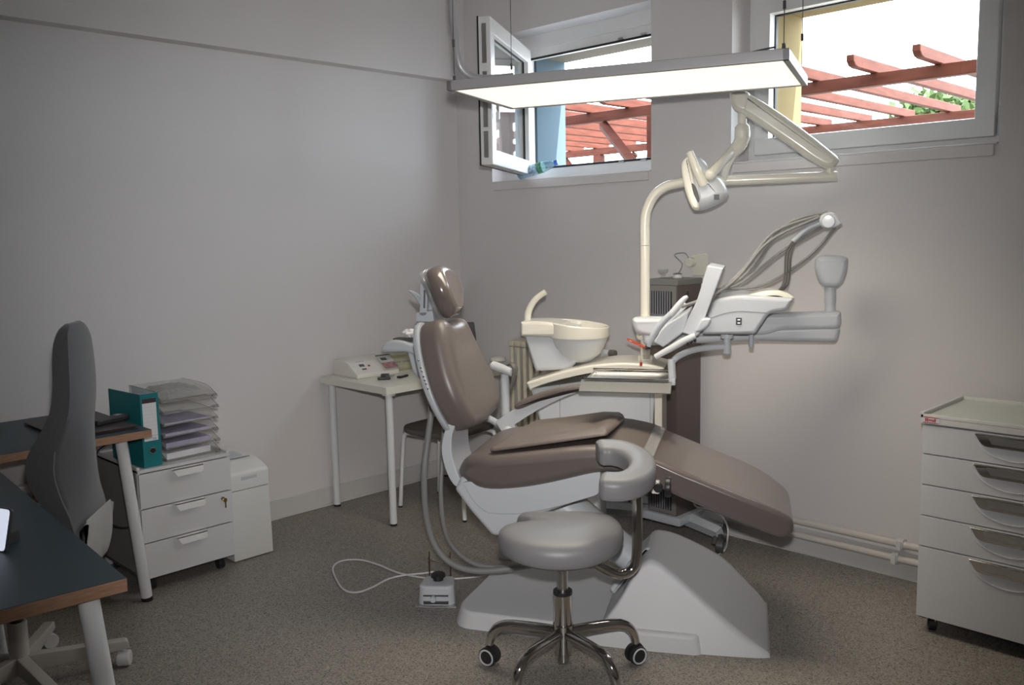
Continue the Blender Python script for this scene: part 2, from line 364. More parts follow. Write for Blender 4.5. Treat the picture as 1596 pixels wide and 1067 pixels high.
part('pane', box(0.074, 0.826, -0.003, 0.003, 1.939, 2.511), winglass, sash, frame=sm)
part('gasket', J(frame_md(0.072, 0.828, 1.937, 2.513, -0.008, 0.008, 0.008, 0.001), frame_md(-0.002, 0.902, 1.863, 2.587, -0.036, -0.028, 0.01, 0.001)), gasket, sash, frame=sm)
part('espagnolette', J(*[box(0.8985, 0.903, -0.012, 0.012, a, b) for a, b in ((1.90, 2.03), (2.05, 2.2), (2.24, 2.32), (2.36, 2.55))], *[box(a, b, -0.012, 0.012, 1.8615, 1.866) for a, b in ((0.1, 0.4), (0.5, 0.8))]), steel, sash, frame=sm)
part('handle', J(box(0.84, 0.87, 0.03, 0.045, 2.17, 2.24, 0.004), box(0.845, 0.865, 0.045, 0.06, 2.09, 2.22, 0.006)), upvc, sash, frame=sm)

# ================================================================== OUTSIDE
pg = thing('pergola', 'red stained timber pergola outside the windows', 'pergola', (-4, 7, 0.7))
zb = 2.485
for Y, z in ((5.8, zb), (8.25, zb)):
    part('beam', box(-12, 1.5, Y-0.035, Y+0.035, z-0.078, z, 0.006), redwood, pg)
for k in range(28):
    x = -2.06+0.39*(k-8+0) if False else -0.5-0.39*k
    e = 5.42
    pr = [(e, zb+0.035), (e+0.03, zb+0.008), (e+0.07, zb), (8.45, zb), (8.47, zb+0.02), (8.47, zb+0.07), (e, zb+0.07)]
    part('rafter', rext(pr, x-0.024, x+0.024, 0.004, 1, plane='yz'), redwood, pg)
for Y in (5.8, 8.25):
    for x in (-9.2, -6.7, -4.15, -0.9):
        if Y < 6 and x in (-6.7, ): continue
        part('post', box(x-0.05, x+0.05, Y-0.05, Y+0.05, 0.7, zb-0.078, 0.006), redwood, pg)
        for s in (-1, 1):
            b = tube([(x+s*0.04, Y, zb-0.62), (x+s*0.52, Y, zb-0.1)], 0.045, 4, smooth=False, upv=(0, 1, 0)); part('brace', b, redwood, pg)
# tree beyond the pergola
def tree(px, py, Y, rx, rz, nl, label, top):
    c = GY(px, py, Y); t = thing('tree', label, 'tree', (c.x, c.y, 0.7))
    part('trunk', tube([(c.x, c.y, 0.6), (c.x+0.1, c.y, c.z*0.6), (c.x, c.y, c.z)], [0.16, 0.12, 0.06], 8), bark, t)
    V, F = [], []
    rnd = random.Random(int(px))
    cl = [Vector((rnd.gauss(0, 0.55)*rx, rnd.gauss(0, 0.5)*rx, rnd.uniform(-1, 0.75)*rz)) for _ in range(46)]
    for i in range(nl):
        k = rnd.choice(cl); p = c+k+Vector((rnd.gauss(0, 1), rnd.gauss(0, 1), rnd.gauss(0, 1)))*0.17*rx
        a = Vector((rnd.uniform(-1, 1), rnd.uniform(-1, 1), rnd.uniform(-1, 1))).normalized(); b = a.orthogonal().normalized(); s = rnd.uniform(0.06, 0.11)
        n = len(V); V += [p-a*s, p+b*s*0.45, p+a*s, p-b*s*0.45]; F.append((n, n+1, n+2, n+3))
    o = part('foliage', (V, F), leafm, t, smooth=False); o['kind'] = 'stuff'
tree(1486, 186, 14.0, 0.62, 0.36, 4200, 'leafy green tree behind the pergola beyond the closed window', 3)

gt = GY(950, 246, 9.6)
solo('neighbour_roof', J(box(-14, -5.2, 9.6, 12, gt.z-0.35, gt.z-0.10), cyl((-14, 9.55, gt.z-0.05), (-5.2, 9.55, gt.z-0.05), 0.08, 12)), cabm, 'pale low roof with a round gutter behind the pergola', 'roof', (-9.5, 10.5, gt.z-0.35))

# ================================================================== HEATING: pipes and radiator
for k, (z, lab) in enumerate(((0.165, 'upper of two cream heating pipes along the window wall'), (0.098, 'lower of two cream heating pipes along the window wall'))):
    t = thing('heating_pipe', lab, 'pipe', (-1.7, YB-0.045, z), group='heating pipes along the window wall')
    part('pipe', cyl((-2.95, YB-0.045, z), (XR, YB-0.045, z), 0.0155, 16), pipem, t)
    for x in (-1.435-0.02*k, -2.6):
        part('clamp', J(tube([(x-0.014, YB-0.045, z), (x+0.014, YB-0.045, z)], 0.024, 16, smooth=False), box(x-0.008, x+0.008, YB-0.03, YB, z-0.02, z+0.012), box(x-0.01, x+0.01, YB-0.075, YB-0.06, z-0.022, z+0.02, 0.003)), cabm, t)
rd = thing('radiator', 'cream ribbed radiator under the open window', 'radiator', (-3.35, 3.77, 0.12))
rx0, rx1 = -3.71, -3.06
for k in range(13):
    x = rx0+0.025+k*0.05
    part('rib', rcorner([(0, 0)], 0) and J(*[tube([(x, y, 0.16), (x, y, 0.86)], 0.013, 8, smooth=False) for y in (3.715, 3.765, 3.81)], box(x-0.023, x+0.023, 3.70, 3.825, 0.86, 0.90, 0.012), box(x-0.023, x+0.023, 3.70, 3.825, 0.12, 0.16, 0.012)), radm, rd)
part('valve', J(cyl((-3.07, 3.76, 0.87), (-2.99, 3.76, 0.87), 0.018, 12, 0.004), cyl((-3.02, 3.76, 0.86), (-3.02, 3.70, 0.86), 0.024, 12, 0.004)), whitelac, rd)
part('valve_cap', cyl((-2.99, 3.76, 0.872), (-2.95, 3.76, 0.872), 0.019, 12, 0.004), mat('grey_valve_cap', (0.18, 0.16, 0.14), 0.5), rd)

# ================================================================== LED PANEL LAMP
lp = thing('led_panel_lamp', 'lit rectangular panel lamp hung above the treatment chair', 'lamp', (-2.073, 2.727, 2.045), math.radians(21))
hl, hw = 0.605, 0.292
part('frame', J(box(-hl, hl, -hw, -hw+0.020, 0, 0.036, 0.003), box(-hl, hl, hw-0.020, hw, 0, 0.036, 0.003), box(-hl, -hl+0.022, -hw, hw, 0, 0.036, 0.003), box(hl-0.022, hl, -hw, hw, 0, 0.036, 0.003), box(-hl+0.01, hl-0.01, -hw+0.01, hw-0.01, 0.024, 0.035)), alu, lp, local=True)
part('diffuser', box(-hl+0.020, hl-0.020, -hw+0.018, hw-0.018, 0.004, 0.012), ledm, lp, local=True)
al = bpy.data.lights.new('panel_light', 'AREA'); al.shape = 'RECTANGLE'; al.size = 2*hl-0.05; al.size_y = 2*hw-0.05; al.energy = LED_WATTS; al.spread = math.radians(125); al.color = (1.0, 0.90, 0.74)
alo = bpy.data.objects.new('panel_light', al); COL.objects.link(alo); alo.parent = lp; alo.location = (0, 0, 0.002)
for sx, sy in ((-1, -1), (-1, 1), (1, -1), (1, 1)):
    wv = part('suspension_wire', J(cyl((sx*0.585, sy*0.265, 0.036), (sx*0.585, sy*0.265, ZC-2.045), 0.0014, 6), cyl((sx*0.585, sy*0.265, 0.034), (sx*0.585, sy*0.265, 0.055), 0.006, 10), cyl((sx*0.585, sy*0.265, 0.16), (sx*0.585, sy*0.265, 0.185), 0.005, 8)), darkgrey, lp, local=True)
part('power_cord', tube([(0.15, 0.10, 0.038), (0.3, 0.02, 0.05), (0.45, -0.2, 0.045), (0.56, -0.25, 0.05)], 0.003, 6), darkgrey, lp, local=True)
cpts = [GD(703, -95, 3.33), GD(704, 0, 3.33), GD(709, 50, 3.33), GD(714, 92, 3.33), GD(722, 110, 3.34), GD(738, 120, 3.36), GD(762, 122, 3.40), GD(800, 119, 3.42)]
cpts[0].z = ZC; solo('cable_conduit', tube(cpts, 0.0135, 14), alu, 'grey conduit dropping from the ceiling and bending over the panel lamp', 'pipe', cpts[0])

# ================================================================== TREATMENT CHAIR
dc = thing('dental_chair', 'taupe dental treatment chair with white base in the room centre', 'dental chair', (0, 0, 0), frame=CF)
def cp(name, md, m, parent=dc, **k): return part(name, md, m, parent, frame=CF, **k)
# floor plate: low slab widening to the right
plan = rcorner([(-0.60, -0.20), (-0.56, -0.285), (0.10, -0.325), (0.36, -0.322), (0.43, -0.20), (0.43, 0.26), (-0.45, 0.30), (-0.56, 0.22)], [0.06, 0.05, 0.1, 0.02, 0.03, 0.03, 0.1, 0.08], 5)
def platef(v):
    k = min(1, max(0, (v.z)/0.075)); s = 1-0.045*k
    return (v.x*s-0.004*k, v.y*s, v.z)
cp('base_plate', mapv(rext(plan, 0.0, 0.064, 0.0, 4, plane='xy', r1=0.012), platef), whitelac)
# hump: lofted cross sections along x (x, near top y, z, far top y, z, near floor y, far floor y)
HS = [(0.0, -0.290, 0.066, 0.26, 0.066, -0.300, 0.29), (0.06, -0.262, 0.150, 0.20, 0.150, -0.302, 0.29), (0.11, -0.225, 0.235, 0.15, 0.240, -0.305, 0.29), (0.15, -0.205, 0.284, 0.13, 0.305, -0.306, 0.29), (0.19, -0.200, 0.293, 0.125, 0.318, -0.307, 0.29), (0.26, -0.212, 0.252, 0.125, 0.303, -0.308, 0.285), (0.36, -0.242, 0.180, 0.14, 0.255, -0.308, 0.275), (0.44, -0.260, 0.120, 0.155, 0.203, -0.305, 0.265), (0.515, -0.270, 0.065, 0.165, 0.125, -0.300, 0.25), (0.57, -0.272, 0.032, 0.165, 0.062, -0.294, 0.235), (0.60, -0.265, 0.012, 0.15, 0.022, -0.285, 0.215), (0.608, -0.262, 0.0, 0.14, 0.0, -0.280, 0.21)]
cA = cr([Vector(q[0:3]) for q in HS], 4, False); cB = cr([Vector(q[3:5]+(0,)) for q in HS], 4, False); cC = cr([Vector(q[5:7]+(0,)) for q in HS], 4, False)
HS2 = list(zip(cA, cB, cC))
V, F = [], []
for a, b, c in HS2:
    hN, hF = max(a.z, 0.002), max(b.y, 0.002)
    ring = rcorner([(c.x, 0.0), (a.y, hN), (b.x, hF), (c.y, 0.0)], [0, min(0.022, hN*0.35), min(0.04, hF*0.35), 0], 5)
    V += [Vector((a.x, q[0], q[1])) for q in ring]; S_ = len(ring)
for k in range(len(HS2)-1):
    for i in range(S_): j = (i+1) % S_; F.append((k*S_+i, k*S_+j, (k+1)*S_+j, (k+1)*S_+i))
F.append(tuple(range(S_-1, -1, -1))); F.append(tuple((len(HS2)-1)*S_+i for i in range(S_)))
cp('base_cover', (V, F), whitelac, ang=50)
cp('base_recess', rext(rcorner([(0.02, 0.10), (0.145, 0.28), (0.165, 0.300), (0.15, 0.305), (0.08, 0.24), (0.0, 0.12)], 0.01, 3), -0.085, 0.085, 0.012, 3), white)
cp('lift_arm', tube([(0.12, 0.02, 0.20), (0.0, 0.02, 0.28), (-0.16, 0.02, 0.40), (-0.28, 0.02, 0.50)], [0.06, 0.065, 0.07, 0.07], 14, ell=1.3), white)
cp('lock_socket', box(0.105, 0.13, -0.10, -0.08, 0.245, 0.28, 0.004), blackpl)
# seat shroud: two white layers under the cushion
sh1 = cr(prof(-0.245, [(706, 765), (713, 752), (800, 740), (900, 735), (936, 735), (936, 768), (880, 785), (800, 812), (770, 838), (762, 834), (735, 805)]), 3)
sh1 = prof(-0.245, [(706, 764), (716, 744), (936, 730), (936, 770), (860, 797), (812, 815), (772, 838), (764, 836), (730, 797)])
cp('seat_shroud', rext(rcorner(sh1, 0.012, 3), -0.235, 0.235, 0.02, 4), white)
sh2 = prof(-0.255, [(720, 752), (930, 728), (936, 737), (934, 771), (860, 793), (800, 803), (757, 800), (736, 782)])
cp('side_panel', rext(rcorner(sh2, [0.01, 0.01, 0.01, 0.02, 0.1, 0.1, 0.02, 0.03], 4), -0.252, -0.228, 0.005, 2), white)
cp('side_panel', rext(rcorner(sh2, [0.01, 0.01, 0.01, 0.02, 0.1, 0.1, 0.02, 0.03], 4), 0.228, 0.252, 0.005, 2), white)
# seat cushion and leg rest: one continuous upholstered body
seat_top = [(-0.575, 0.600), (-0.545, 0.652), (-0.48, 0.683), (-0.36, 0.698), (-0.22, 0.716), (-0.10, 0.733), (0.0, 0.742), (0.08, 0.735), (0.17, 0.708)]
seat_bot = [(0.17, 0.635), (0.06, 0.645), (-0.03, 0.635), (-0.12, 0.610), (-0.22, 0.583), (-0.32, 0.563), (-0.42, 0.552), (-0.50, 0.555), (-0.555, 0.570)]
sc = cr(seat_top+seat_bot, 3)
def seatw(v):
    k = 1.0
    if v.x < -0.40: k = 1-0.30*((-0.40-v.x)/0.18)**2
    return (v.x, v.y*k, v.z)
cp('seat', mapv(rext(sc, -0.285, 0.285, 0.045, 6), seatw), taupe)
lr = rcorner([(0.165, 0.709), (0.40, 0.618), (0.60, 0.545), (0.678, 0.505), (0.685, 0.455), (0.645, 0.425), (0.40, 0.515), (0.165, 0.610)], [0.01, 0.1, 0.1, 0.05, 0.035, 0.035, 0.1, 0.01], 6)
def legw(v):
    k = 1.0
    if v.x > 0.46: k = 1-(0.62 if v.y > 0 else 0.06)*((v.x-0.46)/0.22)**2.2
    return (v.x, v.y*k, v.z)
lrm = mat('taupe_gloss', (0.150, 0.126, 0.120), 0.22, coat=0.5)
cp('leg_rest', mapv(rext(lr, -0.262, 0.262, 0.020, 5), legw), lrm)
cp('film_band', rext([(0.150, 0.7215), (0.19, 0.7085), (0.19, 0.700), (0.150, 0.7135)], -0.235, 0.235, 0.002, 1), glassy('milky_film', (0.9, 0.9, 0.9), (0.75, 0.75, 0.76), 0.5, 0.25), label='strip of clear film at the knee joint')
cp('release_knob', J(cyl((0.21, -0.24, 0.60), (0.21, -0.285, 0.60), 0.016, 12), rot(cyl((0.235, -0.262, 0.60), (0.255, -0.262, 0.60), 0.036, 20, 0.004), 0, 'Z')), blackpl)
cp('cable_clip', box(0.185, 0.215, -0.275, -0.245, 0.575, 0.625, 0.006), cream)
# backrest
TB = math.radians(16.0)
bd = Vector((-math.sin(TB), 0, math.cos(TB))); bn = Vector((math.cos(TB), 0, math.sin(TB))); bo = Vector((-0.545, 0, 0.748))
def backmap(v):                                                     # v = (across, thickness, up)
    s = v.z; y = v.x
    bend = 0.10*(s-0.22)**2*4*0.35-0.012*math.sin(s/0.45*PI)
    dish = 0.05*(y/0.25)**2*max(0.0, 1-s/0.5)
    p = bo+bd*s+bn*(v.y+bend+dish*0.6); return (p.x, y, p.z)
bout = cr([(-0.13, 0.012), (-0.20, 0.03), (-0.245, 0.11), (-0.255, 0.20), (-0.238, 0.31), (-0.21, 0.41), (-0.165, 0.456), (-0.105, 0.452), (-0.06, 0.43), (0, 0.425), (0.06, 0.43), (0.085, 0.442), (0.125, 0.430), (0.168, 0.375), (0.215, 0.29), (0.255, 0.20), (0.245, 0.11), (0.20, 0.03), (0.13, 0.012), (0, 0.0)], 4)
cp('backrest', mapv(rext(bout, -0.072, 0.045, 0.05, 7, r0=0.030), backmap), taupe)
bsh = inset([Vector(p[:2]) for p in bout][::-1], -0.0)
cp('back_shell', mapv(rext(inset([Vector(p[:2]) for p in bout][::-1], -0.012) if area2([Vector(p[:2]) for p in bout]) > 0 else inset([Vector(p[:2]) for p in bout], 0.008), -0.092, -0.064, 0.006, 2, r0=0.014), backmap), greyplas)
cp('shell_screw', J(*[ball(backmap(Vector((-0.262, -0.07, s))), 0.004, 0.004, 0.004, 8, 6) for s in (0.215, 0.235, 0.25, 0.265, 0.285, 0.30, 0.33)]), chrome)
# curved white support between seat and backrest
sup = prof(-0.20, [(699, 660), (690, 690), (691, 712), (699, 738), (711, 756), (722, 752), (712, 730), (706, 705), (706, 680), (711, 660)])
cp('back_support', rext(cr(sup, 4), -0.215, 0.01, 0.006, 2), white)
# headrest
TH = math.radians(19); ho = Q(690, 492, 0.0); ho = Vector((-0.648, 0, 1.188))
hd = Vector((-math.sin(TH), 0, math.cos(TH))); hn = Vector((math.cos(TH), 0, math.sin(TH)))
def headmap(v):
    p = ho+hd*v.z+hn*(v.y-0.10*(v.x)**2*4+0.02*math.cos(v.z/0.21*PI-PI/2)); return (p.x, v.x*1.0, p.z)
hout = cr([(-0.05, 0.006), (-0.088, 0.045), (-0.108, 0.105), (-0.100, 0.165), (-0.066, 0.205), (0, 0.218), (0.066, 0.205), (0.100, 0.165), (0.108, 0.105), (0.088, 0.045), (0.05, 0.006), (0, 0.0)], 5)
hr = cp('headrest', mapv(rext(hout, -0.038, 0.042, 0.036, 8), headmap), filmtaupe)
cp('film_cover', mapv(rext(cr([(p[0]*1.01, p[1]*1.01-0.001) for p in hout[::5]], 5), -0.047, -0.030, 0.005, 2), headmap), film, hr, label='clear protective film stretched over the headrest')
bkp = rcorner(prof(-0.03, [(655, 492), (667, 492), (668, 462), (663, 440), (656, 442), (657, 465)]), 0.006, 2)
hb = cp('headrest_bracket', J(rext(bkp, -0.045, -0.018, 0.003, 2), rext(bkp, 0.018, 0.045, 0.003, 2), rext(rcorner(prof(0.0, [(654, 485), (680, 482), (682, 500), (654, 500)]), 0.006, 2), -0.045, 0.045, 0.004, 2)), greyplas)
cp('slot', rext(prof(-0.0455, [(660, 480), (662.5, 480), (663, 452), (660.5, 452)]), -0.0465, -0.0445), seam_m, hb)
cp('lever', tube([Q(638, 453, -0.02), Q(648, 459, -0.02), Q(657, 470, -0.02), Q(661, 478, -0.02)], [0.004, 0.008, 0.011, 0.012], 10, ell=2.2), greyplas, hb)
# far armrest
AY = 0.31
at = prof(AY, [(804, 634), (808, 626), (840, 612), (875, 602), (915, 598), (922, 601), (920, 607), (880, 613), (845, 623), (812, 636)])
am = cp('armrest', rext(cr(at, 4), AY-0.03, AY+0.03, 0.014, 5), taupe)
ab = prof(AY, [(773, 656), (806, 634), (845, 623), (880, 612), (905, 608), (870, 622), (835, 640), (803, 661), (810, 673), (790, 681)])
cp('armrest_bracket', rext(rcorner(ab, [0.01, 0.01, 0.05, 0.05, 0, 0.05, 0.05, 0.005, 0.005, 0.01], 3), AY-0.018, AY+0.018, 0.004, 2), white, am)
cp('pivot', cyl((-0.50, 0.2, 0.60), (-0.50, AY, 0.66), 0.025, 12), white, am)

# loose pad on the seat
def padz(x):
    P = seat_top
    for (a, za), (b, zb_) in zip(P[:-1], P[1:]):
        if a <= x <= b: return za+(zb_-za)*(x-a)/(b-a)
    return P[-1][1]
pout = rcorner([(-0.43, -0.255), (0.015, -0.225), (0.03, 0.20), (-0.02, 0.27), (-0.36, 0.255)], [0.03, 0.03, 0.05, 0.05, 0.08], 5)
V, F = [], []
N = len(pout); rings = [(1.0, 0.0), (1.012, 0.006), (1.0, 0.013), (0.97, 0.016)]+[(s, 0.017) for s in (0.9, 0.75, 0.55, 0.35, 0.15)]
cxp, cyp = -0.19, 0.0
for s, h in rings:
    for p in pout:
        x = cxp+(p[0]-cxp)*s; y = cyp+(p[1]-cyp)*s
        wr = 0.0075*math.sin(y*62+math.sin(x*9)*2)*max(0, (x+0.25)/0.28)*(1 if s < 0.99 else 0.4)+0.003*math.sin(x*23+y*17)*(1 if s < 0.99 else 0)
        V.append(Vector((x, y, padz(x)+0.008+h+wr*(h > 0.001)+0.020*max(0, (x+0.28)/0.3)*max(0, min(1, (-0.06-y)/0.12)))))
for k in range(len(rings)-1):
    for i in range(N): j = (i+1) % N; F.append((k*N+i, k*N+j, (k+1)*N+j, (k+1)*N+i))
F.append(tuple((len(rings)-1)*N+i for i in range(N))); F.append(tuple(range(N-1, -1, -1)))
solo('seat_pad', (V, F), pad_m, 'thin wrinkled brown pad lying on the dental chair seat', 'cushion', (-0.19, 0, 0.71), frame=CF, ang=60)

# ================================================================== DENTAL UNIT (console, spittoon, column)
UY = 0.55
du = thing('dental_unit', 'white dental unit console with round spittoon behind the treatment chair', 'dental unit', (-0.15, 0.72, 0), frame=CF)
def up_(name, md, m, parent=du, **k): return part(name, md, m, parent, frame=CF, **k)
body = [(-0.46, 0.80), (-0.40, 0.58), (-0.34, 0.50), (0.10, 0.52), (0.125, 0.90), (0.02, 0.915), (-0.15, 0.895), (-0.30, 0.85)]
up_('console_body', rext(rcorner(body, [0.01, 0.1, 0.02, 0.02, 0.02, 0.1, 0.1, 0.1], 4), UY, UY+0.235, 0.014, 3), white)
up_('right_panel', box(0.115, 0.15, UY-0.004, UY+0.23, 0.52, 0.87, 0.006), cream)
up_('pedestal', rext(rcorner([(-0.33, 0.0), (-0.13, 0.0), (-0.16, 0.52), (-0.32, 0.52)], 0.01, 3), UY+0.06, UY+0.24, 0.02, 3), white)
top = prof(UY, [(826, 588), (834, 607), (875, 592), (925, 580), (1000, 570), (1038, 572), (1038, 563), (1010, 552), (960, 553), (905, 561), (860, 575)])
top = [(-0.475, 0.835), (-0.455, 0.795), (-0.34, 0.835), (-0.18, 0.875), (0.0, 0.898), (0.155, 0.898), (0.163, 0.915), (0.10, 0.932), (-0.05, 0.938), (-0.2, 0.918), (-0.34, 0.880)]
up_('console_top', rext(rcorner(top, [0.012, 0.005, 0.1, 0.1, 0.1, 0.012, 0.02, 0.06, 0.1, 0.1, 0.1], 4), UY-0.03, UY+0.248, 0.012, 4), cream)
up_('front_seam', J(box(-0.32, -0.3185, UY-0.001, UY+0.01, 0.56, 0.83), box(0.095, 0.0965, UY-0.001, UY+0.01, 0.56, 0.87)), seam_m)
# spittoon tower
tw = [(-0.485, 1.045), (-0.44, 0.88), (-0.26, 0.90), (-0.20, 0.955), (-0.29, 1.045)]
up_('spittoon_tower', rext(rcorner([(-0.498, 1.045), (-0.45, 0.875), (-0.285, 0.885), (-0.235, 0.935), (-0.325, 1.045)], [0.005, 0.02, 0.02, 0.05, 0.005], 4), UY+0.05, UY+0.20, 0.02, 4), white)
up_('tower_head', rext(rcorner([(-0.508, 1.112), (-0.508, 1.043), (-0.33, 1.043), (-0.30, 1.098), (-0.40, 1.116)], [0.006, 0.006, 0.01, 0.02, 0.05], 4), UY+0.02, UY+0.23, 0.018, 4), cream)
bc = (-0.25, UY+0.125, 0)
bpr = [(0.02, 0.912), (0.06, 0.922), (0.10, 0.955), (0.125, 1.0), (0.135, 1.032), (0.141, 1.035), (0.142, 1.08), (0.138, 1.086), (0.130, 1.082), (0.118, 1.03), (0.08, 0.965), (0.02, 0.945)]
def bowltilt(v):
    return (v.x, v.y, v.z-0.11*(v.x-bc[0]) +0.004 if v.z > 1.04 else v.z)
up_('spittoon_bowl', lathe([q for q in bpr[:6]]+[(0.133, 1.035), (0.118, 1.02), (0.08, 0.965), (0.02, 0.945)], bc, 36), whitelac)
up_('bowl_rim', mapv(lathe([(0.141, 1.034), (0.144, 1.04), (0.144, 1.088), (0.140, 1.093), (0.131, 1.088), (0.127, 1.036)], bc, 36), bowltilt), cream)
up_('rim_link', rext(rcorner([(-0.35, 1.098), (-0.35, 1.043), (-0.25, 1.043), (-0.25, 1.085)], 0.01, 3), UY+0.02, UY+0.23, 0.02, 3), cream)
up_('faucet', tube([Q(822, 503, UY+0.12), Q(823, 488, UY+0.12), Q(829, 474, UY+0.12), Q(838, 463, UY+0.12), Q(850, 455, UY+0.12)], [0.017, 0.0165, 0.0155, 0.0145, 0.0135], 14), cream)
# lamp column on the unit
pcx, pcy = 0.066, 0.62
up_('lamp_column', J(cyl((pcx, pcy, 0.90), (pcx, pcy, 1.455), 0.0215, 20), cyl((pcx, pcy, 0.90), (pcx, pcy, 0.96), 0.034, 20, 0.006)), cream)

# ================================================================== OPERATING LAMP
ol = thing('operating_lamp', 'cream jointed dental operating lamp hanging by the closed window', 'lamp', (pcx, pcy, 1.457), frame=CF)
def op(name, md, m, parent=ol, **k): return part(name, md, m, parent, frame=CF, **k)
LY = 0.62
op('bent_pole', tube([(pcx, LY, 1.457), (pcx, LY, 1.55), (pcx+0.008, LY, 1.61), (pcx+0.04, LY, 1.675), (pcx+0.095, LY, 1.715), (pcx+0.17, LY, 1.73)], 0.0215, 20, n=8), cream)
op('horizontal_arm', J(cyl((pcx+0.15, LY, 1.73), (0.875, LY, 1.735), 0.0215, 18, 0.003), cyl((0.845, LY, 1.745), (0.845, LY, 1.785), 0.017, 14)), cream)
a0 = Q(1302, 252, LY); a1 = Q(1163, 158, LY)
spl = prof(LY, [(1307, 247), (1302, 258), (1288, 263), (1265, 252), (1230, 227), (1165, 183), (1156, 177), (1158, 150), (1170, 148), (1215, 176), (1262, 210), (1290, 232)])
op('spring_arm', rext(cr(spl, 4), LY-0.034, LY+0.034, 0.026, 6), cream)
op('arm_end_cap', rext(cr(prof(LY, [(1138, 146), (1139, 160), (1145, 172), (1158, 178), (1167, 172), (1170, 150), (1158, 140), (1145, 140)]), 4), LY-0.036, LY+0.036, 0.024, 6), cream)
k1, k2, k3 = Q(1157, 172, LY), Q(1157, 193, LY), Q(1157, 205, LY)
op('drop_tube', cyl(k1, k2, 0.0185, 16), cream)
op('knuckle', J(tube([k2-Vector((0, 0, 0.0)), k2-Vector((0, 0, 0.012)), k3, k3-Vector((0, 0, 0.025))], [0.020, 0.031, 0.033, 0.033], 18, smooth=False),
   tube([Q(1157, 206, LY), Q(1156, 218, LY), Q(1150, 229, LY-0.01), Q(1138, 239, LY-0.02), Q(1131, 246, LY-0.03)], [0.0315, 0.032, 0.030, 0.026, 0.025], 18)), cream)
HY = LY-0.08
op('yoke', J(tube([Q(1142, 234, LY-0.02), Q(1124, 254, HY-0.03), Q(1108, 271, HY-0.09)], [0.021, 0.022, 0.023], 14, ell=0.8, smooth=False), ball(Q(1107, 272, HY-0.09), 0.024, 0.02, 0.024),
   tube([Q(1142, 240, LY), Q(1132, 262, HY+0.06), Q(1128, 285, HY+0.08)], [0.016, 0.013, 0.012], 10, ell=1.6)), cream)
head = prof(HY, [(1066, 262), (1073, 246), (1085, 244), (1098, 251), (1112, 270), (1124, 280), (1133, 294), (1134, 306), (1122, 317), (1100, 326), (1086, 327), (1078, 318), (1070, 292)])
lh = op('lamp_head', rext(cr(head, 4), HY-0.085, HY+0.085, 0.05, 7), greyplas.copy() if False else white)
op('reflector_shield', rext(cr(prof(HY, [(1064, 262), (1070, 250), (1076, 252), (1088, 300), (1092, 324), (1085, 328), (1077, 318), (1068, 290)]), 4), HY-0.10, HY+0.10, 0.012, 4), cream, lh)
op('lens', rext(cr(prof(HY, [(1080, 288), (1086, 292), (1092, 310), (1090, 316), (1084, 305)]), 4), HY-0.102, HY-0.098, 0.001, 1), darkgrey, lh)
for sg in (-1, 1): op('handle', tube([Q(1075, 237, HY+sg*0.10), Q(1085, 262, HY+sg*0.105), Q(1097, 288, HY+sg*0.09)], [0.0155, 0.018, 0.022], 14), cream, lh)
op('switch', box(*[f for f in (Q(1114, 305, HY).x, Q(1122, 305, HY).x)], HY-0.088, HY-0.084, Q(1118, 312, HY).z, Q(1118, 304, HY).z, 0.001), darkgrey, lh)
op('knob', ball(Q(1085, 322, HY-0.10), 0.012, 0.012, 0.009), cream, lh)

# ================================================================== INSTRUMENT DELIVERY ARM AND HEAD
dl = thing('instrument_delivery_unit', 'white overhead instrument delivery unit with whip hoses beside the lamp column', 'dental unit', (0.066, 0.56, 1.0), frame=CF)
def dp(name, md, m, parent=dl, **k): return part(name, md, m, parent, frame=CF, **k)
DY = 0.52
dp('pantograph_arm', rext(rcorner(prof(DY, [(985, 494), (1310, 484), (1311, 505), (1303, 513), (1220, 514), (1195, 522), (1035, 527), (990, 520)]), [0.02, 0.01, 0.03, 0.02, 0.02, 0.02, 0.01, 0.05], 4), DY-0.045, DY+0.045, 0.025, 5), white)
dp('lower_arm', rext(rcorner(prof(DY, [(1000, 515), (1300, 505), (1310, 510), (1304, 533), (1180, 530), (1005, 538)]), 0.02, 4), DY-0.036, DY+0.036, 0.022, 5), white)
dp('column_bracket', J(cyl((pcx, pcy, 1.03), (pcx, pcy, 1.125), 0.040, 20, 0.01), box(pcx-0.03, pcx+0.05, DY, pcy, 1.06, 1.14, 0.01)), cream)
dp('pivot_post', J(cyl(Q(1294, 490, DY), Q(1294, 446, DY), 0.0215, 18), cyl(Q(1294, 470, DY), Q(1294, 447, DY), 0.0235, 18)), white)
pad = prof(DY, [(1271, 402), (1277, 399), (1296, 397), (1315, 399), (1321, 402), (1320, 420), (1313, 440), (1304, 447), (1285, 447), (1277, 440), (1270, 420)])
dp('pivot_cover', rext(rcorner(pad, 0.02, 4), DY-0.05, DY+0.05, 0.022, 5), greyplas if False else white)
HD = 0.22                                                           # near face of the delivery head
hdp = prof(HD, [(1094, 521), (1104, 490), (1113, 466), (1150, 459), (1212, 464), (1237, 465), (1228, 484), (1199, 488), (1177, 521)])
dp('delivery_head', rext(rcorner(hdp, [0.01, 0.03, 0.02, 0.1, 0.05, 0.01, 0.02, 0.02, 0.01], 4), HD, HD+0.30, 0.016, 4), white)
seam = [Q(x, y, HD-0.001) for x, y in ((1098, 500), (1112, 494), (1130, 488), (1150, 485), (1175, 486), (1199, 488))]
dp('head_seam', tube(seam, 0.0011, 6), greybox)
dp('status_display', box(Q(1147, 500, HD).x, Q(1156, 500, HD).x, HD-0.003, HD+0.004, Q(1150, 506, HD).z, Q(1150, 495, HD).z, 0.001), blackpl)
